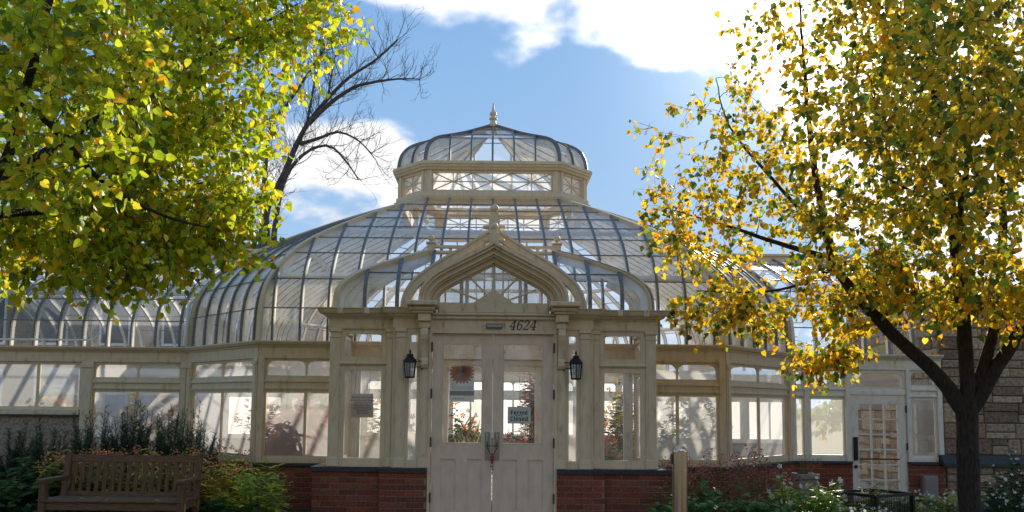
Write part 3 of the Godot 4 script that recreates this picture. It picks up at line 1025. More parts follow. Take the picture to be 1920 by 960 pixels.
func build_porch() -> void:
	var P := thing("entrance_porch", "cream timber entrance porch with double doors, ogee gable and ball finials", "porch", Vector3.ZERO)
	var ZS := -10.1      # side bays
	var ZC := -10.0      # centre bay
	for s in [-1.0, 1.0]:
		# brick base and slate coping
		var T1 := Transform3D(Basis.IDENTITY, Vector3(0, 0, ZS + 0.07))
		var T2 := Transform3D(Basis.IDENTITY, Vector3(0, 0, ZC + 0.05))
		if s < 0:
			brickwork(P, T1, -2.23, -1.39, 0.0, 0.665); brickwork(P, T2, -1.39, -0.80, 0.0, 0.665)
		else:
			brickwork(P, T1, 1.39, 2.23, 0.0, 0.665); brickwork(P, T2, 0.80, 1.39, 0.0, 0.665)
		var c := MB.new()
		c.box(s * 1.40, s * 2.25, 0.667, 0.72, -11.3, ZS + 0.10)
		c.box(s * 0.80, s * 1.40, 0.667, 0.72, -10.3, ZC + 0.08)
		fin(P, "coping", c, M.slate)
		var side := MB.new()
		side.box(s * 2.10, s * 2.2, 0.0, 0.665, -11.3, ZS - 0.13)
		fin(P, "side_base", side, M.brick1)
		# pilasters
		for q in [[1.93, 2.06, ZS + 0.02], [1.255, 1.345, ZS + 0.02], [1.09, 1.215, ZC + 0.02], [0.80, 0.91, ZC + 0.02]]:
			pilaster(P, minf(s * q[0], s * q[1]), maxf(s * q[0], s * q[1]), q[2], 0.72, 2.45)
		# return wall of the side
		var TS := frame_T(Vector3(-2.06, 0, -11.38), Vector3(-2.06, 0, -10.2)) if s < 0 else frame_T(Vector3(2.06, 0, -10.2), Vector3(2.06, 0, -11.38))
		window(P, TS, 0.06, 1.12, 0.76, 1.95, 2, false, ["glass_clear", "glass_wall0"], M.cream_paint)
		window(P, TS, 0.06, 1.12, 2.03, 2.42, 2, true, ["glass_clear", "glass_wall0"], M.cream_paint)
		var rw := MB.new()
		rw.T = TS
		rw.box(0, 1.18, 1.95, 2.03, -0.06, 0.0)
		rw.box(0, 0.06, 0.72, 2.45, -0.06, 0.0); rw.box(1.12, 1.18, 0.72, 2.45, -0.06, 0.0)
		rw.box(0.06, 1.12, 0.72, 0.76, -0.06, 0.0)
		fin(P, "side_frame", rw, M.cream_paint)
		# side bay window: rounded light above, tall light below
		var x0 := minf(s * 1.345, s * 1.93)
		var x1 := maxf(s * 1.345, s * 1.93)
		var TW := Transform3D(Basis.IDENTITY, Vector3(0, 0, ZS))
		window(P, TW, x0, x1, 2.035, 2.45, 1, true, ["glass_clear"], M.cream_paint, 0.06, 0.03, 0.07)
		window(P, TW, x0, x1, 0.76, 1.985, 1, false, ["glass_clear"], M.cream_paint, 0.065)
		var r := MB.new()
		r.cbox(x0, x1, 1.985, 2.035, ZS - 0.06, ZS + 0.01, 0.008)
		r.cbox(x0 - 0.02, x1 + 0.02, 2.0, 2.022, ZS + 0.011, ZS + 0.026, 0.006)
		fin(P, "rail", r, M.cream_paint)
		var wsl := MB.new()
		wsl.box(x0, x1, 0.72, 0.76, ZS - 0.06, ZS + 0.005)
		fin(P, "sill", wsl, M.cream_paint)
		# narrow sidelight
		var a := minf(s * 0.91, s * 1.09)
		var b := maxf(s * 0.91, s * 1.09)
		var sl := MB.new()
		sl.box(a, a + 0.04, 0.72, 2.45, ZC - 0.06, ZC); sl.box(b - 0.04, b, 0.72, 2.45, ZC - 0.06, ZC)
		sl.box(a + 0.04, b - 0.04, 0.72, 0.82, ZC - 0.06, ZC); sl.box(a + 0.04, b - 0.04, 2.38, 2.45, ZC - 0.06, ZC)
		var slm := fin(P, "sidelight", sl, M.cream_paint)
		flat_pane(slm, a + 0.04, b - 0.04, 0.82, 2.38, ZC - 0.035, "glass_wall1")
		# link between bays
		var lk := MB.new()
		lk.box(s * 1.215, s * 1.255, 0.72, 2.45, ZS - 0.06, ZC - 0.02)
		fin(P, "corner_board", lk, M.cream_paint)
		# console over the inner pilaster
		var k := MB.new()
		var c0 := minf(s * 0.69, s * 1.065)
		var c1 := maxf(s * 0.69, s * 1.065)
		k.cbox(c0, c1, 2.715, 2.775, ZC - 0.12, ZC + 0.30, 0.012)
		k.cbox(c0 + 0.03, c1 - 0.03, 2.66, 2.715, ZC - 0.12, ZC + 0.25, 0.02)
		k.cbox(c0 + 0.06, c1 - 0.06, 2.63, 2.66, ZC - 0.12, ZC + 0.21, 0.008)
		k.cbox(minf(s * 0.775, s * 0.935), maxf(s * 0.775, s * 0.935), 2.53, 2.63, ZC - 0.1, ZC + 0.18, 0.008)
		k.cbox(minf(s * 0.785, s * 0.925), maxf(s * 0.785, s * 0.925), 2.45, 2.53, ZC - 0.1, ZC + 0.14, 0.008)
		fin(P, "console", k, M.cream_paint)
		var sc := MB.new()
		var poly := PackedVector2Array()
		# side outline of the scroll: (reach forward, height)
		for q in [[0.0, 1.95], [0.035, 1.96], [0.06, 2.0], [0.055, 2.05], [0.035, 2.08], [0.045, 2.15], [0.075, 2.24], [0.115, 2.31], [0.135, 2.37], [0.125, 2.42], [0.10, 2.45], [0.0, 2.45]]:
			poly.append(Vector2(q[0], q[1]))
		sc.T = Transform3D(Basis(Vector3(0, 0, 1), Vector3.UP, Vector3(-1, 0, 0)), Vector3(s * 0.855, 0, ZC + 0.03))
		sc.prism(poly, -0.045, 0.045)
		fin(P, "scroll_bracket", sc, M.cream_paint)
	# frieze and cornice round both sides
	for s in [-1.0, 1.0]:
		var path := [Vector3(-2.06, 0, -11.38), Vector3(-2.06, 0, ZS), Vector3(-1.235, 0, ZS), Vector3(-1.235, 0, ZC), Vector3(-0.925, 0, ZC)]
		if s > 0:
			path = []
			for q in [[0.925, ZC], [1.235, ZC], [1.235, ZS], [2.06, ZS], [2.06, -11.38]]: path.append(Vector3(q[0], 0, q[1]))
		var f := MB.new()
		f.sweep(path, [Vector2(-0.08, 2.45), Vector2(0.015, 2.45), Vector2(0.02, 2.475), Vector2(0.02, 2.58), Vector2(-0.08, 2.58)])
		fin(P, "frieze", f, M.cream_paint)
		var g := MB.new()
		g.sweep(path, [Vector2(-0.08, 2.58), Vector2(0.035, 2.58), Vector2(0.045, 2.595), Vector2(0.075, 2.605), Vector2(0.085, 2.625), Vector2(0.12, 2.635), Vector2(0.135, 2.655), Vector2(0.15, 2.69), Vector2(0.165, 2.695), Vector2(0.165, 2.705), Vector2(-0.08, 2.71)])
		fin(P, "cornice", g, M.cream_paint)
		var cl := MB.new()
		for q in [1.95, 1.62]:
			cl.cbox(minf(s * q, s * (q - 0.07)), maxf(s * q, s * (q - 0.07)), 2.625, 2.70, ZS + 0.05, ZS + 0.172, 0.006)
		fin(P, "gutter_clip", cl, M.cream_paint)
	# lintel
	var lt := MB.new()
	lt.box(-0.79, 0.79, 2.42, 2.57, ZC - 0.1, ZC + 0.012)
	lt.cbox(-0.775, 0.775, 2.57, 2.615, ZC - 0.1, ZC + 0.05, 0.012)
	lt.cbox(-0.77, 0.77, 2.615, 2.65, ZC - 0.1, ZC + 0.075, 0.012)
	lt.cbox(-0.69, 0.69, 2.65, 2.775, ZC - 0.1, ZC + 0.04, 0.01)
	fin(P, "lintel", lt, M.cream_paint)
	var num := text(P, "house_number", "4624", Vector3(0.375, 2.502, ZC + 0.015), 0.165, M.numeral, true, true, false)
	num.transform.basis = Basis(Vector3(0.92, 0, 0), Vector3(0.24, 1, 0), Vector3(0, 0, 1))
	var pl := MB.new()
	pl.cbox(-0.09, 0.115, 2.462, 2.52, ZC + 0.012, ZC + 0.05, 0.006)
	var plate := fin(P, "sign_plate", pl, M.grey_bar)  # silver sign plate above the doors, gives no light
	var pl2 := MB.new()
	pl2.box(-0.08, 0.105, 2.472, 2.51, ZC + 0.05, ZC + 0.054)
	fin(plate, "plate", pl2, M.grey_plate)
	# door frame
	var df := MB.new()
	df.box(-0.80, -0.765, 0.0, 2.42, ZC - 0.1, ZC + 0.03); df.box(0.765, 0.80, 0.0, 2.42, ZC - 0.1, ZC + 0.03)
	df.box(-0.765, 0.765, 2.395, 2.42, ZC - 0.1, ZC + 0.03)
	fin(P, "door_frame", df, M.cream_paint)
	# two leaves
	for s in [-1.0, 1.0]:
		var d := MB.new()
		var zf := ZC - 0.02
		var xa: float = s * 0.006
		var xb: float = s * 0.758
		d.box(xa, s * 0.125, 0.05, 2.39, zf - 0.05, zf); d.box(s * 0.635, xb, 0.05, 2.39, zf - 0.05, zf)
		d.box(s * 0.125, s * 0.635, 2.275, 2.39, zf - 0.05, zf)
		d.box(s * 0.125, s * 0.635, 0.83, 1.02, zf - 0.05, zf)
		d.box(s * 0.125, s * 0.635, 0.05, 0.22, zf - 0.05, zf)
		d.box(s * 0.31, s * 0.45, 0.22, 0.83, zf - 0.05, zf)
		for q in [[0.125, 0.31], [0.45, 0.635]]:
			d.box(s * q[0], s * q[1], 0.22, 0.83, zf - 0.04, zf - 0.016)
		var leaf := fin(P, "door", d, M.door_paint)
		var bd := MB.new()
		for q in [[0.125, 0.139, 1.02, 2.275], [0.621, 0.635, 1.02, 2.275], [0.139, 0.621, 1.02, 1.034], [0.139, 0.621, 2.261, 2.275]]:
			bd.box(s * q[0], s * q[1], q[2], q[3], zf - 0.035, zf + 0.005)
		fin(leaf, "glazing_bead", bd, M.cream_paint)
		flat_pane(leaf, minf(s * 0.139, s * 0.621), maxf(s * 0.139, s * 0.621), 1.034, 2.261, zf - 0.02, "glass_clear")
		var hp := MB.new()
		hp.cbox(minf(s * 0.028, s * 0.092), maxf(s * 0.028, s * 0.092), 0.82, 1.17, zf, zf + 0.008, 0.003)
		fin(leaf, "push_plate", hp, M.worn_plate)
		var hh := MB.new()
		hh.tube([Vector3(s * 0.06, 1.15, zf + 0.005), Vector3(s * 0.06, 1.15, zf + 0.05), Vector3(s * 0.06, 1.0, zf + 0.05), Vector3(s * 0.06, 1.0, zf + 0.005)], [0.013, 0.013, 0.013, 0.013], 8)
		fin(leaf, "handle", hh, M.brass)
		for y in [0.30, 0.98, 1.58, 2.16]:
			var hg := MB.new()
			hg.tube([Vector3(s * 0.762, y, zf + 0.055), Vector3(s * 0.762, y + 0.12, zf + 0.055)], [0.011, 0.011], 8)
			fin(leaf, "hinge", hg, M.hinge)
		if s > 0:
			var lk := MB.new()
			lk.tube([Vector3(0.055, 0.92, zf), Vector3(0.055, 0.92, zf + 0.02)], [0.024, 0.022], 12)
			fin(leaf, "lock", lk, M.brass)
	# chain and padlock through the handles
	var ch := thing("chain_and_padlock", "rusty chain with red padlock looped through the door handles", "padlock", Vector3(0, 1.0, ZC + 0.03))
	var cm := MB.new()
	for line in [[Vector3(-0.06, 0.0, 0.02), Vector3(0.06, 0.0, 0.02)], [Vector3(-0.07, 0.0, 0.025), Vector3(0.0, -0.13, 0.03)], [Vector3(0.07, -0.01, 0.025), Vector3(0.0, -0.13, 0.03)], [Vector3(0.0, -0.13, 0.03), Vector3(-0.012, -0.26, 0.025)], [Vector3(0.005, -0.13, 0.03), Vector3(0.012, -0.30, 0.025)]]:
		var n := int(line[0].distance_to(line[1]) / 0.022) + 1
		for i in n:
			var p: Vector3 = line[0].lerp(line[1], (i + 0.1) / n)
			var q: Vector3 = line[0].lerp(line[1], (i + 0.95) / n)
			cm.bar(p, q, 0.018 if i % 2 else 0.009, 0.009 if i % 2 else 0.018, Vector3.BACK)
	fin(ch, "chain", cm, M.chain)
	var pk := MB.new()
	pk.cbox(-0.024, 0.024, -0.185, -0.12, 0.03, 0.06, 0.006)
	fin(ch, "padlock_body", pk, M.red_plastic)
	# front gable: stepped mouldings round a glazed sunburst
	var outer := [Vector2(0.925, 2.775), Vector2(0.92, 2.85), Vector2(0.895, 2.935), Vector2(0.85, 3.01), Vector2(0.785, 3.08), Vector2(0.70, 3.145), Vector2(0.58, 3.215), Vector2(0.3, 3.36), Vector2(0.10, 3.465), Vector2(0.0, 3.53)]
	var lines := [outer]
	for d in [0.035, 0.07, 0.125, 0.15, 0.205, 0.225]: lines.append(offset_line(outer, d))
	var zs := [ZC + 0.27, ZC + 0.24, ZC + 0.19, ZC + 0.15, ZC + 0.09, ZC + 0.05]
	for i in 6:
		var b := MB.new()
		arch_band(b, lines[i], lines[i + 1], ZC - 0.06, zs[i])
		fin(P, "gable_moulding", b, M.cream_paint)
	var inn: Array = lines[6]
	var ty := MB.new()
	ty.prism(PackedVector2Array([Vector2(-0.26, 2.776), Vector2(0.26, 2.776), Vector2(0.0, 2.955)]), ZC - 0.03, ZC + 0.03)
	for q in [[Vector2(0, 2.95), inn[9]], [Vector2(0.09, 2.89), Vector2(0.31, 3.115)], [Vector2(-0.09, 2.89), Vector2(-0.31, 3.115)], [Vector2(0.19, 2.82), Vector2(0.54, 2.955)], [Vector2(-0.19, 2.82), Vector2(-0.54, 2.955)]]:
		ty.bar(Vector3(q[0].x, q[0].y, ZC), Vector3(q[1].x, q[1].y, ZC), 0.022, 0.03, Vector3.BACK)
	var tym := fin(P, "sunburst", ty, M.cream_paint)
	for s in [-1.0, 1.0]:
		var gp := MB.new()
		for i in inn.size() - 1:
			gp.quad(Vector3(inn[i].x * s, 2.776, ZC - 0.01), Vector3(inn[i + 1].x * s, 2.776, ZC - 0.01), Vector3(inn[i + 1].x * s, inn[i + 1].y, ZC - 0.01), Vector3(inn[i].x * s, inn[i].y, ZC - 0.01), Vector3.BACK)
		fin(tym, "pane", gp, M.glass_wall1)
	# larger gable behind it, with glass between
	var big := [Vector2(1.19, 2.71), Vector2(1.18, 2.82), Vector2(1.145, 2.94), Vector2(1.08, 3.05), Vector2(0.98, 3.15), Vector2(0.85, 3.255), Vector2(0.66, 3.38), Vector2(0.4, 3.535), Vector2(0.15, 3.69), Vector2(0.0, 3.80)]
	var bi := offset_line(big, 0.115)
	var bm := MB.new()
	arch_band(bm, big, bi, -10.27, -10.13)
	arch_band(bm, big, offset_line(big, 0.03), -10.13, -10.11)
	fin(P, "rear_gable", bm, M.cream_paint)
	var gt := MB.new()
	for q in [[0.92, 3.08], [0.62, 3.3], [0.33, 3.46], [0.12, 3.58]]:
		for s in [-1.0, 1.0]: gt.box(s * q[0] - 0.011, s * q[0] + 0.011, 2.75, q[1], -10.21, -10.185)
	var gtm := fin(P, "gable_muntins", gt, M.cream_paint)
	var gg := MB.new()
	for s in [-1.0, 1.0]:
		for i in bi.size() - 1:
			gg.quad(Vector3(bi[i].x * s, 2.7, -10.2), Vector3(bi[i + 1].x * s, 2.7, -10.2), Vector3(bi[i + 1].x * s, bi[i + 1].y, -10.2), Vector3(bi[i].x * s, bi[i].y, -10.2), Vector3.BACK)
	fin(gtm, "pane", gg, M.glass_clear)
	# its little barrel roof running back
	var br := MB.new()
	var mid := offset_line(big, 0.05)
	for s in [-1.0, 1.0]:
		for i in mid.size() - 1:
			var e: Vector2 = mid[i + 1] - mid[i]
			br.quad(Vector3(mid[i].x * s, mid[i].y, -10.25), Vector3(mid[i + 1].x * s, mid[i + 1].y, -10.25), Vector3(mid[i + 1].x * s, mid[i + 1].y, -10.95), Vector3(mid[i].x * s, mid[i].y, -10.95), Vector3(e.y * s, -e.x, 0).normalized() * (1.0 if -e.x > 0 else -1.0))
	fin(P, "gable_roof_glazing", br, M.glass_roof0)
	# porch roof
	var pr := smooth_prof(BULL)
	var A := [Vector3(-2.0, 0, -11.36), Vector3(-2.0, 0, -10.12), Vector3(2.0, 0, -10.12), Vector3(2.0, 0, -11.36)]
	var R := [Vector3(-0.86, 0, -10.9), Vector3(-0.86, 0, -10.9), Vector3(0.86, 0, -10.9), Vector3(0.86, 0, -10.9)]
	var rm := ["glass_roof0", "glass_roof1", "glass_roof3"]
	for i in 3:
		var F := facet(A[i], A[i + 1], R[i], R[i + 1], 2.70, 3.60, pr)
		glaze(P, F, {"rows": [0.0, 0.56, 1.0], "sp": 0.41, "off": 0.0, "mats": rm, "bar": 0.045})
		hip(P, F, -1.0, 0.07, "cream_paint" if i == 1 else "grey_bar")
		if i == 1: hip(P, F, 1.0, 0.07, "cream_paint")
	var rd := MB.new()
	rd.box(-0.9, 0.9, 3.585, 3.615, -10.94, -10.86); rd.box(-0.9, 0.9, 3.655, 3.69, -10.94, -10.86)
	for x in [-0.6, -0.3, 0.3, 0.6]: rd.box(x - 0.02, x + 0.02, 3.615, 3.655, -10.92, -10.88)
	fin(P, "ridge", rd, M.cream_paint)
	for s in [-1.0, 1.0]:
		var fb := MB.new()
		fb.cbox(s * 0.87 - 0.05, s * 0.87 + 0.05, 3.55, 3.71, -10.96, -10.85, 0.01)
		fb.cbox(s * 0.87 - 0.065, s * 0.87 + 0.065, 3.71, 3.735, -10.97, -10.835, 0.01)
		fb.lathe(Vector3(s * 0.87, 3.735, -10.9), [Vector2(0.04, 0), Vector2(0.02, 0.02), Vector2(0.02, 0.03)], 10)
		fb.ball(Vector3(s * 0.87, 3.795, -10.9), 0.048)
		fin(P, "ball_finial", fb, M.cream_paint)
	for q in [[0.0, 3.50, ZC + 0.12, 1.0, 0.14], [0.0, 3.74, -10.2, 1.15, 0.2]]:
		var fb := MB.new()
		var y: float = q[1]
		var z: float = q[2]
		var k: float = q[3]
		fb.cbox(-0.06 * k, 0.06 * k, y - 0.05, y + q[4], z - 0.1, z + 0.1, 0.012)
		fb.cbox(-0.045 * k, 0.045 * k, y + q[4], y + q[4] + 0.05, z - 0.05, z + 0.05, 0.012)
		fb.cbox(-0.10 * k, 0.10 * k, y + 0.035, y + 0.075, z - 0.05, z + 0.05, 0.015)
		fb.ball(Vector3(-0.11 * k, y + 0.055, z), 0.026)
		fb.ball(Vector3(0.11 * k, y + 0.055, z), 0.026)
		fb.ball(Vector3(0, y + q[4] + 0.05 + 0.045 * k, z), 0.05 * k)
		fin(P, "ball_finial", fb, M.cream_paint)
	# floor of the porch and step
	var fl := MB.new()
	fl.box(-2.1, 2.1, 0.0, 0.05, -11.3, ZC - 0.08)
	fin(P, "porch_floor", fl, M.paving)

	# wall lanterns
	for s in [-1.0, 1.0]:
		var L := thing("wall_lantern", "black iron carriage lantern on the porch pilaster beside the " + ("flower poster door" if s < 0 else "closed sign door"), "lantern", Vector3(s * 1.025, 1.98, ZC + 0.125), "porch lanterns")
		L.scale = Vector3.ONE * 0.85
		var b := MB.new()
		# tapering six-sided cage
		var ring := func(y: float, r: float) -> Array:
			var o := []
			for i in 6: o.append(Vector3(cos(TAU * i / 6 + PI / 6) * r, y, sin(TAU * i / 6 + PI / 6) * r))
			return o
		var up: Array = ring.call(0.05, 0.095)
		var lo: Array = ring.call(-0.17, 0.070)
		for i in 6:
			var j := (i + 1) % 6
			b.bar(up[i], lo[i], 0.013, 0.013)
			b.bar(up[i], up[j], 0.016, 0.02)
			b.bar(lo[i], lo[j], 0.016, 0.02)
			b.bar((up[i] + up[j]) / 2, (lo[i] + lo[j]) / 2, 0.006, 0.006)
		fin(L, "cage", b, M.black_iron)
		var rf := MB.new()
		rf.lathe(Vector3.ZERO, [Vector2(0.108, 0.055), Vector2(0.09, 0.085), Vector2(0.055, 0.125), Vector2(0.04, 0.14), Vector2(0.05, 0.145), Vector2(0.045, 0.165), Vector2(0.015, 0.175), Vector2(0.01, 0.19), Vector2(0.018, 0.205), Vector2(0.01, 0.22), Vector2(0.0, 0.25)], 6)
		rf.lathe(Vector3.ZERO, [Vector2(0.0, -0.185), Vector2(0.05, -0.185), Vector2(0.07, -0.17), Vector2(0.0, -0.168)], 6)
		fin(L, "cap", rf, M.black_iron)
		for i in 6:
			var j := (i + 1) % 6
			var g := MB.new()
			var nn := (up[i] + up[j]) as Vector3
			g.quad(up[i] * 0.97, up[j] * 0.97, lo[j] * 0.97, lo[i] * 0.97, Vector3(nn.x, 0, nn.z).normalized())
			fin(L, "glass", g, M.lamp_glass)
		var bulb := MB.new()
		bulb.lathe(Vector3.ZERO, [Vector2(0.012, -0.16), Vector2(0.012, -0.08), Vector2(0.0, -0.05)], 8)
		fin(L, "candle_tube", bulb, M.sign_paper)
		var arm := MB.new()
		var q: float = -s
		arm.tube([Vector3(q * 0.09, 0.06, 0), Vector3(q * 0.15, 0.07, -0.02), Vector3(q * 0.165, 0.04, -0.07), Vector3(q * 0.165, 0.04, -0.118)], [0.008, 0.008, 0.008, 0.008], 6)
		arm.tube([Vector3(q * 0.09, -0.02, 0), Vector3(q * 0.14, -0.02, -0.03), Vector3(q * 0.165, 0.02, -0.118)], [0.006, 0.006, 0.006], 6)
		arm.box(q * 0.165 - 0.015, q * 0.165 + 0.015, -0.05, 0.09, -0.122, -0.112)
		fin(L, "bracket", arm, M.black_iron)

	# notices behind the glass
	var S := thing("closed_sign", "pale grey notice reading Fermé Closed hung inside the door glass", "sign", Vector3(0.335, 1.38, ZC - 0.062))
	var sb := MB.new()
	sb.cbox(-0.145, 0.145, -0.105, 0.105, -0.004, 0.004, 0.001)
	fin(S, "board", sb, M.sign_paper)
	text(S, "lettering", "Fermé", Vector3(0.0, 0.032, 0.004), 0.072, M.ink, false, false, true)
	text(S, "lettering", "• • •", Vector3(0.0, -0.008, 0.004), 0.05, M.ink, false, false, true)
	text(S, "lettering", "Closed", Vector3(0.0, -0.045, 0.004), 0.072, M.ink, false, false, true)
	var Q := thing("flower_poster", "poster of an orange flower above white text, hung inside the door glass", "poster", Vector3(-0.385, 1.765, ZC - 0.062))
	var qm := QuadMesh.new()
	qm.size = Vector2(0.305, 0.45)
	var pm := StandardMaterial3D.new()
	pm.resource_name = "poster_print"
	pm.albedo_texture = poster_image()
	pm.roughness = 0.6
	part(Q, "print", qm, pm, Transform3D(Basis.IDENTITY, Vector3(0, 0, 0.004)))
	var qb := MB.new()
	qb.box(-0.1525, 0.1525, -0.225, 0.225, -0.003, 0.003)
	fin(Q, "backing", qb, M.sign_paper)
	var N := thing("tan_notice", "tan notice with small print hanging inside the porch side window", "sign", Vector3(-1.655, 1.48, ZS - 0.10))
	var nb := MB.new()
	nb.T = Transform3D(Basis(Vector3.BACK, 0.02), Vector3.ZERO)
	nb.box(-0.14, 0.14, -0.15, 0.15, -0.003, 0.003)
	fin(N, "board", nb, M.sign_tan)
	text(N, "lettering", "Please use main", Vector3(0.0, 0.105, 0.003), 0.036, M.ink, false, false, true)
	text(N, "lettering", "Greenhouse door", Vector3(0.0, 0.068, 0.003), 0.036, M.ink, false, false, true)
	var ln := MB.new()
	for i in 8:
		var y := 0.035 - i * 0.02
		var x := -0.115 + (0.05 if i > 4 else rng.randf_range(0, 0.012))
		while x < (0.11 if i < 5 else 0.07):
			var w := rng.randf_range(0.012, 0.034)
			ln.box(x, minf(x + w, 0.115), y, y + 0.0075, 0.003, 0.0045)
			x += w + 0.007
	fin(N, "small_print", ln, M.ink)
	var st := MB.new()
	st.prism(PackedVector2Array([Vector2(-0.14, 0.03), Vector2(-0.10, 0.03), Vector2(-0.118, 0.065)]), 0.003, 0.005)
	fin(N, "yellow_mark", st, M.yellow_print)
	var cd := MB.new()
	for x in [-0.10, 0.08]: cd.bar(Vector3(x, 0.15, 0), Vector3(x + 0.02, 0.47, 0), 0.004, 0.004)
	fin(N, "string", cd, M.ink)

func poster_image() -> ImageTexture:
	var w := 192
	var h := 288
	var im := Image.create(w, h, false, Image.FORMAT_RGB8)
	im.fill(Color(0.80, 0.79, 0.73))
	var c := Vector2(96, 50)
	for y in h:
		for x in w:
			var d := Vector2(x, y) - c
			var r := d.length()
			var a := d.angle()
			if y < 140:
				for ring in 5:
					var rad := 100.0 - ring * 20.0
					var cnt := 20 - ring * 2
					var ph := fposmod(a / TAU * cnt + ring * 0.5, 1.0) - 0.5
					var edge := rad * (1.0 - 0.30 * pow(absf(ph) * 2.0, 2.2))
					if r < edge:
						var shade := 1.0 - 0.45 * (absf(ph) * 2.0) - 0.10 * ring
						im.set_pixel(x, y, Color(0.72 * shade, 0.33 * shade, 0.20 * shade))
				if r < 17.0: im.set_pixel(x, y, Color(0.16, 0.14, 0.2))
			if y > 200 and y < 238: im.set_pixel(x, y, Color(0.15, 0.17, 0.16) if (x / 3 * 7 + y / 5 * 3) % 11 < 8 else Color(0.55, 0.56, 0.5))
			if y > 162 and y < 194 and (y / 4) % 3 == 0 and x > 16 and x < 178 and (x * 7 / 13) % 9 < 7: im.set_pixel(x, y, Color(0.4, 0.38, 0.36))
			if y > 256 and y < 268 and x > 14 and x < 120 and (x / 5) % 4 < 3: im.set_pixel(x, y, Color(0.55, 0.5, 0.45))
	return ImageTexture.create_from_image(im)

# ------------------------------------------------------------------ stone building, house behind
func stonework(parent: Node3D, T: Transform3D, x0: float, x1: float, y0: float, y1: float, proud := 0.0) -> void:
	var y := y0
	while y < y1 - 0.02:
		var hh := rng.randf_range(0.11, 0.38)
		if y + hh > y1 - 0.08: hh = y1 - y
		var x := x0
		while x < x1 - 0.01:
			var w := rng.randf_range(0.2, 0.62)
			if x + w > x1 - 0.12: w = x1 - x
			var cuts := [[y, hh]]
			if hh > 0.2 and rng.randf() < 0.5:
				var t := hh * rng.randf_range(0.4, 0.6)
				cuts = [[y, t], [y + t, hh - t]]
			for c in cuts:
				var b := MB.new()
				b.T = T
				b.cbox(x + 0.005, x + w - 0.005, c[0] + 0.005, c[0] + c[1] - 0.005, -0.05, 0.012 + proud + rng.randf() * 0.018, 0.014)
				fin(parent, "stone", b, M["stone%d" % (rng.randi() % 6)])
			x += w
		y += hh

func build_stone_building() -> void:
	var S := thing("stone_building", "rough grey-brown stone building with a dark sloping plinth course beside the tree", "building", Vector3.ZERO)
	var core := MB.new()
	core.box(7.30, 13.0, 0.0, 3.4, -16.4, -13.02)
	fin(S, "wall", core, M.mortar)
	var T := Transform3D(Basis.IDENTITY, Vector3(0, 0, -12.99))
	stonework(S, T, 7.29, 9.3, 0.0, 0.60, 0.05)
	stonework(S, T, 7.29, 9.3, 0.78, 3.4)
	var T2 := Transform3D(Basis(Vector3(0, 0, 1), Vector3.UP, Vector3(-1, 0, 0)), Vector3(7.28, 0, -16.4))
	stonework(S, T2, 0.0, 3.35, 0.0, 3.4)
	var pc := MB.new()
	pc.sweep([Vector3(7.2, 0, -12.98), Vector3(13.0, 0, -12.98)], [Vector2(-0.06, 0.60), Vector2(0.13, 0.60), Vector2(0.13, 0.65), Vector2(0.06, 0.74), Vector2(0.05, 0.78), Vector2(-0.06, 0.78)])
	fin(S, "plinth_course", pc, M.slate)
	var rf := MB.new()
	rf.box(7.24, 13.1, 3.4, 3.52, -16.5, -12.93)
	fin(S, "roof", rf, M.roof_slate)
	var H := thing("stone_house", "brown stone house with slate roof standing behind the glasshouse wing", "house", Vector3(-10.5, 0, -26.0))
	var hb := MB.new()
	hb.box(-5.0, 5.6, 0.0, 5.2, -3.0, 3.0)
	fin(H, "wall", hb, M.stone1)
	var hr := MB.new()
	hr.T = Transform3D(Basis(Vector3(0, 0, 1), Vector3.UP, Vector3(-1, 0, 0)), Vector3.ZERO)
	hr.prism(PackedVector2Array([Vector2(-3.4, 5.2), Vector2(3.4, 5.2), Vector2(0, 6.7)]), -5.9, 5.3)
	fin(H, "roof", hr, M.roof_slate)
	for x in [-4.0, -2.2, -0.4, 1.4, 3.2, 4.6]:
		for y in [0.9, 3.1]:
			var wn := MB.new()
			wn.box(x - 0.45, x + 0.45, y, y + 1.5, 2.99, 3.04)
			var w := fin(H, "window", wn, M.white_paint)
			var pn := MB.new()
			pn.box(x - 0.38, x + 0.38, y + 0.08, y + 1.42, 3.04, 3.05)
			fin(w, "pane", pn, M.slate)

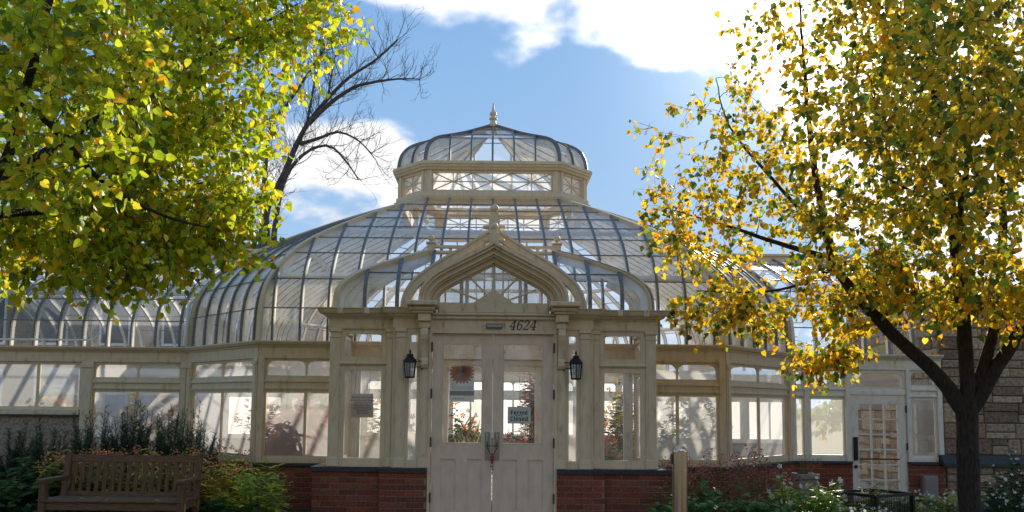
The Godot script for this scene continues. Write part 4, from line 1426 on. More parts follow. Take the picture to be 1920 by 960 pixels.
# ------------------------------------------------------------------ bench, bollard, planter
func build_furniture() -> void:
	var B := thing("garden_bench", "slatted brown wooden garden bench in front of the shrubs", "bench", Vector3(-4.035, 0, -8.85))
	var W := 0.765
	for s in [-1.0, 1.0]:
		var b := MB.new()
		b.bar(Vector3(s * (W - 0.03), 0.0, -0.2), Vector3(s * (W - 0.03), 0.44, -0.2), 0.06, 0.06, Vector3.BACK)
		b.bar(Vector3(s * (W - 0.03), 0.43, -0.2), Vector3(s * (W - 0.03), 0.92, -0.285), 0.06, 0.055, Vector3.BACK)
		fin(B, "rear_leg", b, M.teak_upright)
		var f := MB.new()
		f.cbox(s * (W - 0.03) - 0.035, s * (W - 0.03) + 0.035, 0.0, 0.64, 0.19, 0.26, 0.005)
		fin(B, "front_leg", f, M.teak_upright)
		var a := MB.new()
		a.cbox(s * (W - 0.03) - 0.04, s * (W - 0.03) + 0.04, 0.64, 0.672, -0.235, 0.30, 0.008)
		fin(B, "armrest", a, M.teak)
		var r := MB.new()
		r.box(s * (W - 0.03) - 0.02, s * (W - 0.03) + 0.02, 0.36, 0.43, -0.17, 0.19)
		r.box(s * (W - 0.03) - 0.02, s * (W - 0.03) + 0.02, 0.12, 0.17, -0.17, 0.19)
		fin(B, "side_rail", r, M.teak)
	var tr := MB.new()
	tr.bar(Vector3(-W + 0.06, 0.86, -0.276), Vector3(W - 0.06, 0.86, -0.276), 0.036, 0.075, Vector3(0, 1, -0.17))
	fin(B, "top_rail", tr, M.teak)
	var lr := MB.new()
	lr.bar(Vector3(-W + 0.06, 0.475, -0.21), Vector3(W - 0.06, 0.475, -0.21), 0.03, 0.05, Vector3(0, 1, -0.17))
	fin(B, "lower_rail", lr, M.teak)
	for i in 16:
		var x := lerpf(-W + 0.11, W - 0.11, i / 15.0)
		var b := MB.new()
		b.bar(Vector3(x, 0.49, -0.212), Vector3(x, 0.83, -0.270), 0.042, 0.014, Vector3(0, 0.17, 1))
		fin(B, "back_slat", b, M.teak_upright)
	for i in 6:
		var z := lerpf(-0.15, 0.22, i / 5.0)
		var b := MB.new()
		b.cbox(-W + 0.0, W - 0.0, 0.43, 0.452, z - 0.03, z + 0.03, 0.004) if i < 5 else b.cbox(-W + 0.005, W - 0.005, 0.43, 0.452, z + 0.005, z + 0.05, 0.006)
		fin(B, "seat_slat", b, M.teak)
	var ap := MB.new()
	ap.cbox(-W + 0.06, W - 0.06, 0.345, 0.428, 0.205, 0.24, 0.004)
	ap.box(-W + 0.06, W - 0.06, 0.36, 0.428, -0.19, -0.165)
	fin(B, "apron", ap, M.teak)

	var O := thing("steel_bollard", "brushed steel bollard with a rounded cap beside the porch", "bollard", Vector3(1.745, 0, -7.5))
	var b2 := MB.new()
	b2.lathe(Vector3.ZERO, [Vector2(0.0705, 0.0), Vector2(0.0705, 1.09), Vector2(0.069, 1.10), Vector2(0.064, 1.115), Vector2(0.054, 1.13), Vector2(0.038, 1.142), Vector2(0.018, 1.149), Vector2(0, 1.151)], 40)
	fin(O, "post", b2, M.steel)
	var bc := MB.new()
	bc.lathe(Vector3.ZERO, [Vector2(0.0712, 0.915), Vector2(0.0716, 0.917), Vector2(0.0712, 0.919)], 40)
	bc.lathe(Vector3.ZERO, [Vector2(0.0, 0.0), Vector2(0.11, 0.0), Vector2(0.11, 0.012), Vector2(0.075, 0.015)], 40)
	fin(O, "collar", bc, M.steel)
	var bk := MB.new()
	bk.cbox(-0.083, -0.068, 0.975, 1.07, -0.02, 0.02, 0.003)
	fin(O, "key_plate", bk, M.hinge)

	var C := thing("wire_planter", "black iron wire mesh planter cage in front of the white door", "planter", Vector3(4.72, 0, -10.0))
	C.rotation.y = 0.5
	var hx := 0.34
	var hz := 0.28
	for q in [[-1, -1], [1, -1], [1, 1], [-1, 1]]:
		var p := MB.new()
		p.cbox(q[0] * hx - 0.02, q[0] * hx + 0.02, 0.0, 0.47, q[1] * hz - 0.02, q[1] * hz + 0.02, 0.003)
		fin(C, "corner_post", p, M.black_iron)
	for y in [0.05, 0.45]:
		for s in [-1.0, 1.0]:
			var r := MB.new()
			r.box(-hx + 0.02, hx - 0.02, y, y + 0.035, s * hz - 0.015, s * hz + 0.015)
			fin(C, "rail", r, M.black_iron)
			var r2 := MB.new()
			r2.box(s * hx - 0.015, s * hx + 0.015, y, y + 0.035, -hz + 0.02, hz - 0.02)
			fin(C, "rail", r2, M.black_iron)
	for s in [-1.0, 1.0]:
		var m := MB.new()
		for i in range(1, 20): m.bar(Vector3(lerpf(-hx, hx, i / 20.0), 0.08, s * hz), Vector3(lerpf(-hx, hx, i / 20.0), 0.45, s * hz), 0.0035, 0.0035)
		for i in range(1, 12): m.bar(Vector3(-hx, 0.08 + 0.37 * i / 12.0, s * hz), Vector3(hx, 0.08 + 0.37 * i / 12.0, s * hz), 0.0035, 0.0035)
		fin(C, "wire_mesh", m, M.black_iron)
		var m2 := MB.new()
		for i in range(1, 16): m2.bar(Vector3(s * hx, 0.08, lerpf(-hz, hz, i / 16.0)), Vector3(s * hx, 0.45, lerpf(-hz, hz, i / 16.0)), 0.0035, 0.0035)
		for i in range(1, 12): m2.bar(Vector3(s * hx, 0.08 + 0.37 * i / 12.0, -hz), Vector3(s * hx, 0.08 + 0.37 * i / 12.0, hz), 0.0035, 0.0035)
		fin(C, "wire_mesh", m2, M.black_iron)

	var K := thing("concrete_pot", "square grey concrete pot with dried stems by the brick wall", "pot", Vector3(4.46, 0, -11.5))
	var kb := MB.new()
	kb.box(-0.13, 0.13, 0.0, 0.50, -0.13, 0.13)
	kb.cbox(-0.15, 0.15, 0.50, 0.58, -0.15, 0.15, 0.012)
	fin(K, "pot", kb, M.concrete)
	var ks := MB.new()
	ks.box(-0.12, 0.12, 0.58, 0.586, -0.12, 0.12)
	fin(K, "earth", ks, M.soil)
	var kd := MB.new()
	for i in 26:
		var a := rng.randf() * TAU
		var r := rng.randf_range(0.08, 0.24)
		var p := Vector3(cos(a) * 0.06, 0.58, sin(a) * 0.06)
		var q := Vector3(cos(a) * r, rng.randf_range(0.66, 0.82), sin(a) * r)
		kd.tube([p, (p + q) / 2 + Vector3(0, 0.04, 0), q], [0.003, 0.0025, 0.0015], 3, false)
		for e in 4:
			var t := q + Vector3(rng.randf_range(-0.03, 0.03), rng.randf_range(-0.02, 0.03), rng.randf_range(-0.03, 0.03))
			kd.ball(t, 0.005)
	fin(K, "dried_stems", kd, M.dry_stem)

# ------------------------------------------------------------------ leaves
func fan_mesh(outline: Array, fold: float, curl: float) -> ArrayMesh:
	# outline on the right side from stalk to tip (x, y); mirrored; length along +y, face to +z
	var b := MB.new()
	var pt := func(x: float, y: float) -> Vector3: return Vector3(x, y, absf(x) * fold - curl * y * y)
	for s in [-1.0, 1.0]:
		for i in outline.size() - 1:
			var p: Vector2 = outline[i]
			var q: Vector2 = outline[i + 1]
			var a: Vector3 = pt.call(p.x * s, p.y)
			var c: Vector3 = pt.call(q.x * s, q.y)
			var m: Vector3 = pt.call(0.0, clampf(p.y, 0.04, 1.0))
			var m2: Vector3 = pt.call(0.0, clampf(q.y, 0.04, 1.0))
			for t in [[a, c, m2], [a, m2, m]]:
				var nn: Vector3 = (t[1] - t[0]).cross(t[2] - t[0])
				if nn.length() > 1e-6:
					nn = nn.normalized()
					if nn.z < 0: nn = -nn
					b.tri(t[0], t[1], t[2], nn)
	return b.mesh()

var LEAF := {}
func make_leaf_meshes() -> void:
	LEAF.heart = fan_mesh([Vector2(0.0, 0.06), Vector2(0.2, -0.04), Vector2(0.43, 0.12), Vector2(0.45, 0.38), Vector2(0.30, 0.68), Vector2(0.0, 1.0)], 0.14, 0.22)
	LEAF.heart2 = fan_mesh([Vector2(0.0, 0.04), Vector2(0.22, -0.03), Vector2(0.40, 0.16), Vector2(0.42, 0.42), Vector2(0.24, 0.75), Vector2(0.0, 1.0)], -0.2, 0.38)
	LEAF.lance = fan_mesh([Vector2(0.0, 0.0), Vector2(0.13, 0.3), Vector2(0.11, 0.6), Vector2(0.0, 1.0)], 0.2, 0.3)
	LEAF.oval = fan_mesh([Vector2(0.0, 0.0), Vector2(0.24, 0.25), Vector2(0.26, 0.55), Vector2(0.0, 1.0)], 0.18, 0.25)
	var y := MB.new()
	for i in 7:
		for s in [-1.0, 1.0]:
			var a := Vector3(0, 0.12 + i * 0.125, 0)
			var e := a + Vector3(s * 0.24 * (1.0 - 0.06 * i), 0.11, 0.05)
			y.tri(a - Vector3(0, 0.035, 0), a + Vector3(0, 0.035, 0), e, Vector3.BACK)
	y.tri(Vector3(-0.03, 0, 0), Vector3(0.03, 0, 0), Vector3(0, 1.05, 0.02), Vector3.BACK)
	LEAF.needle = y.mesh()
	var f := MB.new()
	for i in 5:
		var a := TAU * i / 5.0
		var d := Vector3(cos(a), sin(a), 0.25)
		var s := Vector3(-sin(a), cos(a), 0) * 0.32
		f.tri(Vector3.ZERO, d * 0.7 + s, d * 0.7 - s, Vector3.BACK)
		f.tri(d * 0.7 + s, d * 0.7 - s, d, Vector3.BACK)
	LEAF.flower = f.mesh()
	var bud := MB.new()
	bud.lathe(Vector3.ZERO, [Vector2(0, 0), Vector2(0.35, 0.3), Vector2(0.3, 0.7), Vector2(0, 1.0)], 5)
	LEAF.bud = bud.mesh()
	var gr := MB.new()
	gr.tri(Vector3(-0.03, 0, 0), Vector3(0.03, 0, 0), Vector3(0.02, 0.6, 0.05), Vector3.BACK)
	gr.tri(Vector3(-0.03, 0, 0), Vector3(0.02, 0.6, 0.05), Vector3(0.0, 1.0, 0.2), Vector3.BACK)
	LEAF.blade = gr.mesh()

var tints := {}
func tinted(kind: String, c: Color) -> ArrayMesh:
	var key := kind + c.to_html()
	if not tints.has(key):
		var a: Array = LEAF[kind].surface_get_arrays(0)
		var col := PackedColorArray()
		col.resize(a[Mesh.ARRAY_VERTEX].size())
		col.fill(c)
		a[Mesh.ARRAY_COLOR] = col
		var m := ArrayMesh.new()
		m.add_surface_from_arrays(Mesh.PRIMITIVE_TRIANGLES, a)
		tints[key] = m
	return tints[key]

func pick(pal: Array) -> Color:
	var total := 0.0
	for p in pal: total += p[1]
	var t := rng.randf() * total
	for p in pal:
		t -= p[1]
		if t <= 0: return p[0]
	return pal[0][0]

func leaf_xf(at: Vector3, tip: Vector3, nrm: Vector3, size: float) -> Transform3D:
	var y := tip.normalized()
	var x := y.cross(nrm)
	if x.length() < 0.05: x = y.cross(Vector3(0.3, 0.5, 0.8))
	x = x.normalized()
	var z := x.cross(y)
	return Transform3D(Basis(x * size, y * size, z * size), at)

func copies(parent: Node3D, called: String, mesh: Mesh, mt: Material, xf: Array, cols: Array) -> MultiMeshInstance3D:
	if xf.is_empty(): return null
	var mm := MultiMesh.new()
	mm.transform_format = MultiMesh.TRANSFORM_3D
	mm.use_colors = true
	mm.mesh = mesh
	mm.instance_count = xf.size()
	for i in xf.size():
		mm.set_instance_transform(i, xf[i]); mm.set_instance_color(i, cols[i])
	var o := MultiMeshInstance3D.new()
	o.name = called
	o.multimesh = mm
	o.material_override = mt
	o.set_meta("kind", "stuff")
	parent.add_child(o, true)
	return o

func rdir() -> Vector3:
	return Vector3(rng.randfn(), rng.randfn(), rng.randfn()).normalized()

func vary(c: Color, a := 0.22) -> Color:
	var k := 1.0 + rng.randf_range(-a, a)
	return Color(c.r * k * rng.randf_range(0.93, 1.07), c.g * k, c.b * k, 1.0)

# limbs: [[points], r0, r1] in world space; blobs: [centre, radii, share]
func tree(called: String, label: String, limbs: Array, blobs: Array, count: int, per: int, size: float, pal: Array, o: Dictionary) -> Node3D:
	rng.seed = o.seed
	var base: Vector3 = limbs[0][0][0]
	var R := thing(called, label, "tree", base, o.get("group", ""))
	var nodes := PackedVector3Array()
	var rads := PackedFloat32Array()
	for li in limbs.size():
		var l: Array = limbs[li]
		var cv := Curve3D.new()
		for i in l[0].size():
			var t: Vector3 = (l[0][mini(i + 1, l[0].size() - 1)] - l[0][maxi(i - 1, 0)]) / 6.0
			cv.add_point(l[0][i] - base, -t, t)
		var n := maxi(int(cv.get_baked_length() / 0.14), 4)
		var pts := []
		var rr := []
		for i in n + 1:
			var f := float(i) / n
			var p := cv.sample_baked(f * cv.get_baked_length(), true)
			p += Vector3(rng.randf_range(-1, 1), 0, rng.randf_range(-1, 1)) * 0.008
			pts.append(p); rr.append(lerpf(l[1], l[2], f) * rng.randf_range(0.96, 1.04))
			if li > 0 or f > 0.75:
				nodes.append(p); rads.append(lerpf(l[1], l[2], f))
		if li == 0:   # flare at the foot
			rr[0] *= 1.4; rr[1] *= 1.15
		var b := MB.new()
		b.tube(pts, rr, 12 if l[1] > 0.06 else 8)
		fin(R, "trunk" if li == 0 else "limb", b, M[o.get("bark", "bark")])
	# sprays of leaves, each on a branch of its own that grows from the nearest wood
	var total := 0.0
	for bl in blobs: total += bl[2]
	var cl := []
	for bl in blobs:
		for i in int(round(count * bl[2] / total)):
			var d := rdir() * pow(rng.randf(), 0.40)
			cl.append([bl[0] + d * bl[1] - base, bl[3] if bl.size() > 3 else pal])
	var order := []
	for c in cl:
		var best := 1e9
		for q in nodes: best = minf(best, q.distance_squared_to(c[0]))
		order.append([best, c[0], c[1]])
	order.sort_custom(func(a, b): return a[0] < b[0])
	var br := MB.new()
	var xf := []
	var cols := []
	var up_bias: float = o.get("up", 0.35)
	for oc in order:
		var c: Vector3 = oc[1]
		var bi := 0
		var bd := 1e9
		for q in nodes.size():
			var dd := nodes[q].distance_squared_to(c)
			if dd < bd: bd = dd; bi = q
		var s := nodes[bi]
		var ln := sqrt(bd)
		var r0 := minf(0.005 + 0.010 * ln, rads[bi] * 0.8)
		var mid := (s + c) / 2 + Vector3(rng.randf_range(-1, 1), rng.randf_range(0.0, 1.2), rng.randf_range(-1, 1)) * ln * 0.10
		var q1 := s.lerp(mid, 0.5) + Vector3.UP * ln * 0.04
		var q3 := mid.lerp(c, 0.5) + Vector3.UP * ln * 0.04
		br.tube([s, q1, mid, q3, c], [r0, r0 * 0.85, r0 * 0.7, r0 * 0.55, 0.003], 4 if r0 < 0.012 else 6, false)
		for q in [q1, mid, q3, c]:
			nodes.append(q); rads.append(r0 * 0.6)
		var ax := (c - mid).normalized()
		for tw in 3:
			var td: Vector3 = (ax * 0.7 + rdir() * 0.9 + Vector3(0, -0.15, 0)).normalized()
			var tl := rng.randf_range(0.18, 0.42) * float(o.get("spray", 1.0))
			var e := c + td * tl
			var st := mid.lerp(c, rng.randf_range(0.4, 1.0))
			br.tube([st, st.lerp(e, 0.5) + Vector3.UP * 0.015, e], [0.003, 0.0024, 0.0012], 3, false)
			var m := maxi(per / 3, 1)
			for i in m:
				var f := (i + rng.randf()) / m
				var at := st.lerp(e, f) + rdir() * 0.045
				var tip := (td * 0.4 + rdir() * 0.75 + Vector3(0, -0.65, 0))
				var nr := (rdir() + Vector3(0, up_bias, 0) + Vector3(0, 0.0, 0.35)).normalized()
				xf.append(leaf_xf(at, tip, nr, size * rng.randf_range(0.6, 1.35)))
				cols.append(vary(pick(oc[2])))
	fin(R, "branches", br, M[o.get("twig", "twig")]).set_meta("kind", "stuff")
	# the leaves that show largest are objects of their own
	if o.get("single", 0) > 0:
		var rank := []
		for i in xf.size():
			var p: Vector3 = xf[i].origin + base - Vector3(0, 1.5, 0)
			if p.z < -1.0 and absf(p.x / p.z) < 0.63 and p.y / -p.z < 0.52 and p.y / -p.z > -0.15:
				rank.append([xf[i].basis.y.length() / p.length(), i])
		rank.sort_custom(func(a, b): return a[0] > b[0])
		var gone := {}
		for k in mini(o.single, rank.size()):
			var i: int = rank[k][1]
			gone[i] = true
			part(R, "leaf", tinted("heart" if i % 2 else "heart2", pick(pal)), M.leaf, xf[i])
		var xa := []
		var ca := []
		for i in xf.size():
			if not gone.has(i): xa.append(xf[i]); ca.append(cols[i])
		xf = xa; cols = ca
	var h := xf.size() / 2
	copies(R, "crown", LEAF.heart, M.leaf, xf.slice(0, h), cols.slice(0, h))
	copies(R, "crown", LEAF.heart2, M.leaf, xf.slice(h), cols.slice(h))
	return R

func bare_twigs(b: MB, p: Vector3, d: Vector3, ln: float, r: float, depth: int) -> void:
	var pts := [p]
	var rr := [r]
	var q := p
	var dd := d
	for i in 4:
		dd = (dd + rdir() * 0.16 + Vector3(0, 0.06, 0)).normalized()
		q += dd * ln / 4
		pts.append(q); rr.append(lerpf(r, r * 0.35, (i + 1) / 4.0))
	b.tube(pts, rr, 4 if r > 0.012 else 3, false)
	if depth > 0:
		for i in range(1, 5):
			if rng.randf() < 0.85:
				bare_twigs(b, pts[i], (dd + rdir() * 0.75 + Vector3(0, 0.15, 0)).normalized(), ln * rng.randf_range(0.4, 0.7), maxf(r * 0.5, 0.006), depth - 1)

func build_bare_tree() -> void:
	rng.seed = 77
	var z := -26.0
	var lines := [
		[[[-7.55, 0.0], [-7.5, 3.0], [-7.48, 6.5], [-7.53, 7.84], [-7.02, 9.01], [-6.71, 9.83], [-6.29, 10.74], [-5.61, 11.67], [-4.91, 12.41], [-4.03, 13.03], [-3.33, 13.72]], 0.26, 0.03, 0.0],
		[[[-6.24, 10.8], [-5.68, 11.3], [-5.16, 11.67], [-4.45, 12.01], [-3.21, 12.17], [-2.49, 12.12]], 0.10, 0.02, 0.6],
		[[[-7.5, 4.5], [-7.22, 6.5], [-7.2, 7.04], [-6.94, 8.65], [-6.43, 9.47], [-5.82, 9.84], [-5.29, 9.81], [-4.74, 9.22], [-4.38, 8.68]], 0.15, 0.02, 0.8],
		[[[-6.5, 10.1], [-5.84, 10.38], [-5.28, 10.63], [-4.59, 10.36], [-4.05, 9.77]], 0.075, 0.015, -0.6],
		[[[-7.55, 3.5], [-7.69, 6.5], [-7.71, 8.1], [-7.73, 9.55], [-7.63, 10.82], [-7.04, 11.84], [-6.7, 12.48], [-5.94, 13.88]], 0.17, 0.03, -0.9],
		[[[-6.29, 10.74], [-6.06, 12.12], [-5.83, 13.42], [-5.74, 14.54]], 0.05, 0.012, 0.3],
		[[[-5.61, 11.67], [-5.51, 12.87], [-5.31, 13.98]], 0.045, 0.012, -0.4]]
	var base := Vector3(-7.55, 0, z)
	var R := thing("bare_tree", "tall leafless tree with arching branches rising behind the glasshouse", "tree", base)
	var tw := MB.new()
	for li in lines.size():
		var l: Array = lines[li]
		var cv := Curve3D.new()
		for i in l[0].size():
			var f: float = float(i) / (l[0].size() - 1)
			var p := Vector3(l[0][i][0], l[0][i][1], z + l[3] * f) - base
			var pa := Vector3(l[0][maxi(i - 1, 0)][0], l[0][maxi(i - 1, 0)][1], z) - base
			var pb := Vector3(l[0][mini(i + 1, l[0].size() - 1)][0], l[0][mini(i + 1, l[0].size() - 1)][1], z) - base
			cv.add_point(p, (pa - pb) / 6, (pb - pa) / 6)
		var n := int(cv.get_baked_length() / 0.3) + 2
		var pts := []
		var rr := []
		for i in n + 1:
			pts.append(cv.sample_baked(cv.get_baked_length() * i / n, true)); rr.append(lerpf(l[1], l[2], pow(float(i) / n, 0.8)))
		var b := MB.new()
		b.tube(pts, rr, 8)
		fin(R, "trunk" if li == 0 else "limb", b, M.pale_bark)
		for i in range(int(n * (0.45 if li in [0, 2, 4] else 0.12)), n + 1):
			var d: Vector3 = (pts[mini(i + 1, n)] - pts[maxi(i - 1, 0)]).normalized()
			for k in 2:
				bare_twigs(tw, pts[i], (d * 0.6 + rdir() * 0.8 + Vector3(0, 0.35, 0)).normalized(), rng.randf_range(0.4, 1.1), 0.013, 2)
	fin(R, "twigs", tw, M.pale_bark).set_meta("kind", "stuff")

# ------------------------------------------------------------------ small plants
func plant(called: String, label: String, category: String, group: String, at: Vector3, o: Dictionary) -> Node3D:
	var R := thing(called, label, category, at, group)
	var st := MB.new()
	var xf := []
	var cols := []
	var fx := []
	var fc := []
	var h: float = o.h
	var r: float = o.r
	for s in int(o.stems):
		var a := rng.randf() * TAU
		var e := sqrt(rng.randf())
		var foot := Vector3(cos(a), 0, sin(a)) * r * 0.35 * e
		var top := Vector3(cos(a) * r * e, h * rng.randf_range(o.get("low", 0.6), 1.0) * (1.0 - o.get("dome", 0.25) * e * e), sin(a) * r * e)
		var mid := foot.lerp(top, 0.5) + Vector3(0, h * 0.10, 0) + rdir() * 0.03
		var w: float = o.get("stem", 0.004)
		st.tube([foot, mid, top], [w, w * 0.8, w * 0.4], 3, false)
		var n := int(o.leaves)
		for i in n:
			var f: float = lerpf(o.get("from", 0.25), 1.0, (i + rng.randf()) / n)
			var p := foot.lerp(mid, f * 2) if f < 0.5 else mid.lerp(top, f * 2 - 1)
			var ga := i * 2.4 + s
			var outw := Vector3(cos(ga), 0, sin(ga))
			var tip: Vector3 = outw + Vector3(0, o.get("rise", 0.35), 0) + rdir() * 0.4 + (top - foot).normalized() * o.get("along", 0.0)
			var nr := Vector3(0, 1, 0) - outw * 0.2 + rdir() * 0.45
			xf.append(leaf_xf(p, tip, nr, o.size * rng.randf_range(0.6, 1.15) * (1.0 - o.get("taper", 0.0) * f)))
			cols.append(vary(pick(o.pal)))
		if o.has("fl"):
			for i in int(o.fl.n):
				var p: Vector3 = top + rdir() * o.fl.get("spread", 0.04)
				fx.append(leaf_xf(p, rdir() + Vector3(0, 0.3, 0.2), Vector3(0, 0.4, 1) + rdir() * 0.6, o.fl.size * rng.randf_range(0.7, 1.2)))
				fc.append(vary(pick(o.fl.pal)))
	fin(R, "stems", st, M[o.get("stem_mat", "green_stem")])
	copies(R, "foliage", LEAF[o.mesh], M[o.get("mat", "matt_leaf")], xf, cols)
	if o.has("fl"): copies(R, o.fl.get("name", "flowers"), LEAF[o.fl.mesh], M.matt_leaf, fx, fc)
	return R

func build_plants() -> void:
	rng.seed = 505
	var DG := Color(0.035, 0.067, 0.029)
	var yew := [[Color(0.026, 0.054, 0.022), 3], [Color(0.045, 0.080, 0.032), 2], [Color(0.072, 0.120, 0.040), 0.6]]
	var yx := [[-7.6, 1.45], [-6.9, 1.40], [-6.25, 1.46], [-5.95, 1.52], [-5.6, 1.58], [-5.3, 1.65], [-5.02, 1.72], [-4.7, 1.6], [-4.5, 1.62], [-4.25, 1.68], [-4.02, 1.48]]
	for i in yx.size():
		plant("yew_shrub", "dark green upright yew shrub in the hedge behind the bench", "shrub", "yews along the glasshouse wall", Vector3(yx[i][0], 0, -11.35 - (0.35 if i % 2 else 0.0) + (0.25 if yx[i][0] > -4.3 else 0.0)), {"h": yx[i][1], "r": 0.36, "stems": 42, "leaves": 70, "size": 0.14, "mesh": "needle", "pal": yew, "rise": 0.35, "along": 0.35, "dome": 0.5, "low": 0.45, "from": 0.06, "taper": 0.45, "stem": 0.006, "stem_mat": "twig"})
	# dying-back perennials behind the bench
	for i in 8:
		plant("browned_perennial", "browning perennial with dry seed heads behind the bench back", "plant", "browned perennials behind the bench", Vector3(-5.25 + i * 0.29, 0, -9.75 - (i % 2) * 0.25), {"h": 0.98, "r": 0.26, "stems": 22, "leaves": 12, "size": 0.13, "mesh": "lance", "pal": [[Color(0.582, 0.493, 0.090), 3], [Color(0.314, 0.381, 0.067), 3], [Color(0.493, 0.246, 0.112), 1.5]], "rise": 0.2, "dome": 0.2, "low": 0.8, "stem_mat": "dry_stem", "fl": {"n": 7, "size": 0.025, "mesh": "bud", "pal": [[Color(0.538, 0.269, 0.179), 3], [Color(0.700, 0.426, 0.224), 1]], "name": "seed_heads", "spread": 0.05}})
	var bright := [[Color(0.32, 0.46, 0.05), 3], [Color(0.46, 0.58, 0.06), 2], [Color(0.16, 0.27, 0.04), 2]]
	plant("leafy_peony", "bright green leafy bush at the end of the bench by the brick porch", "shrub", "", Vector3(-2.72, 0, -9.5), {"h": 0.92, "r": 0.47, "stems": 46, "leaves": 15, "size": 0.145, "mesh": "lance", "pal": bright, "mat": "gloss_leaf", "dome": 0.55, "low": 0.7, "from": 0.1})
	plant("yellowing_bush", "yellow-green bush with drooping leaves between bench and bright bush", "shrub", "", Vector3(-3.22, 0, -9.75), {"h": 0.95, "r": 0.34, "stems": 34, "leaves": 15, "size": 0.12, "mesh": "lance", "pal": [[Color(0.627, 0.582, 0.078), 3], [Color(0.358, 0.426, 0.067), 2], [Color(0.560, 0.314, 0.112), 1]], "dome": 0.4, "fl": {"n": 4, "size": 0.022, "mesh": "bud", "pal": [[Color(0.538, 0.269, 0.179), 1]], "name": "seed_heads"}})
	# shaded leafy bank at the left
	for i in 9:
		var x: float = [-6.1, -5.6, -5.15, -6.4, -5.85, -5.35, -6.7, -5.0, -4.8][i]
		var z: float = [-9.3, -9.5, -9.6, -9.9, -10.1, -10.2, -10.4, -10.5, -9.9][i]
		plant("shade_perennial", "dark leafy perennial in the shaded bed beside the bench arm", "plant", "shade perennials left of the bench", Vector3(x, 0, z), {"h": [0.78, 0.72, 0.7, 0.9, 0.95, 0.9, 1.1, 1.0, 0.85][i], "r": 0.34, "stems": 24, "leaves": 13, "size": 0.16, "mesh": "oval", "pal": [[Color(0.048, 0.088, 0.029), 3], [Color(0.088, 0.144, 0.040), 2], [Color(0.160, 0.192, 0.048), 0.7]], "dome": 0.45, "low": 0.55, "from": 0.1})
	for i in 7:
		plant("low_fern", "low feathery green plant under the bench", "plant", "low plants under the bench", Vector3(-4.95 + i * 0.36, 0, -9.1 - (i % 2) * 0.2), {"h": 0.42, "r": 0.3, "stems": 20, "leaves": 10, "size": 0.12, "mesh": "oval", "pal": [[Color(0.048, 0.088, 0.029), 3], [Color(0.112, 0.160, 0.040), 1]], "dome": 0.3})
	# right-hand bed
	for i in 7:
		var x: float = [2.35, 2.62, 2.9, 3.15, 3.4, 2.2, 3.62][i]
		plant("pink_gaura", "airy plant with thin stems and small pink flowers beside the bollard", "plant", "pink flowering plants in the right bed", Vector3(x, 0, -10.1 - (i % 3) * 0.18), {"h": [0.94, 0.90, 0.98, 1.06, 0.96, 0.90, 0.8][i], "r": 0.26, "stems": 34, "leaves": 9, "size": 0.075, "mesh": "lance", "pal": [[Color(0.240, 0.288, 0.096), 2], [Color(0.408, 0.360, 0.144), 1], [Color(0.336, 0.192, 0.120), 1]], "low": 0.65, "dome": 0.25, "stem": 0.0022, "stem_mat": "dry_stem", "fl": {"n": 6, "size": 0.023, "mesh": "bud", "pal": [[Color(0.408, 0.168, 0.144), 6], [Color(0.850, 0.240, 0.336), 3.0]], "spread": 0.06, "name": "flower_heads"}})
	for i in 8:
		var x: float = [1.95, 2.25, 2.55, 2.85, 3.1, 2.1, 2.5, 3.3][i]
		var z: float = [-9.0, -9.1, -9.0, -9.15, -9.3, -9.5, -9.6, -9.1][i]
		plant("green_ground_plant", "low mound of dark glossy green leaves in front of the pink flowers", "plant", "dark leafy mounds in the right bed", Vector3(x, 0, z), {"h": [0.46, 0.58, 0.62, 0.6, 0.5, 0.62, 0.68, 0.42][i], "r": 0.27, "stems": 30, "leaves": 9, "size": 0.12, "mesh": "oval", "mat": "gloss_leaf", "pal": [[Color(0.072, 0.168, 0.048), 3], [Color(0.144, 0.288, 0.072), 2]], "dome": 0.4})
	for i in 3:
		plant("pink_anemone", "bright green divided leaves with pale pink flowers before the concrete pot", "plant", "bright leafy plants by the pot", Vector3([3.55, 3.85, 4.1][i], 0, [-9.75, -9.55, -9.9][i]), {"h": [0.74, 0.70, 0.66][i], "r": 0.27, "stems": 26, "leaves": 12, "size": 0.15, "mesh": "lance", "mat": "gloss_leaf", "pal": bright, "dome": 0.45, "fl": {"n": 1 if i != 1 else 0, "size": 0.035, "mesh": "flower", "pal": [[Color(0.850, 0.850, 0.850), 1]], "spread": 0.08}})
	for i in 4:
		plant("bedding_plant", "small green plant with pale flowers at the foot of the white door bed", "plant", "plants around the wire planter", Vector3([4.4, 5.35, 5.7, 4.15][i], 0, [-9.3, -10.6, -10.3, -9.0][i]), {"h": [0.42, 0.5, 0.55, 0.46][i], "r": 0.25, "stems": 22, "leaves": 9, "size": 0.12, "mesh": "lance", "pal": bright, "dome": 0.4, "fl": {"n": 2, "size": 0.02, "mesh": "flower", "pal": [[Color(0.850, 0.850, 0.850), 1]], "spread": 0.1}})
	plant("planter_filling", "yellow-leaved plant growing inside the wire planter", "plant", "", Vector3(4.72, 0.02, -10.0), {"h": 0.62, "r": 0.27, "stems": 24, "leaves": 9, "size": 0.09, "mesh": "oval", "pal": [[Color(0.480, 0.400, 0.064), 2], [Color(0.160, 0.224, 0.048), 3]], "dome": 0.3})
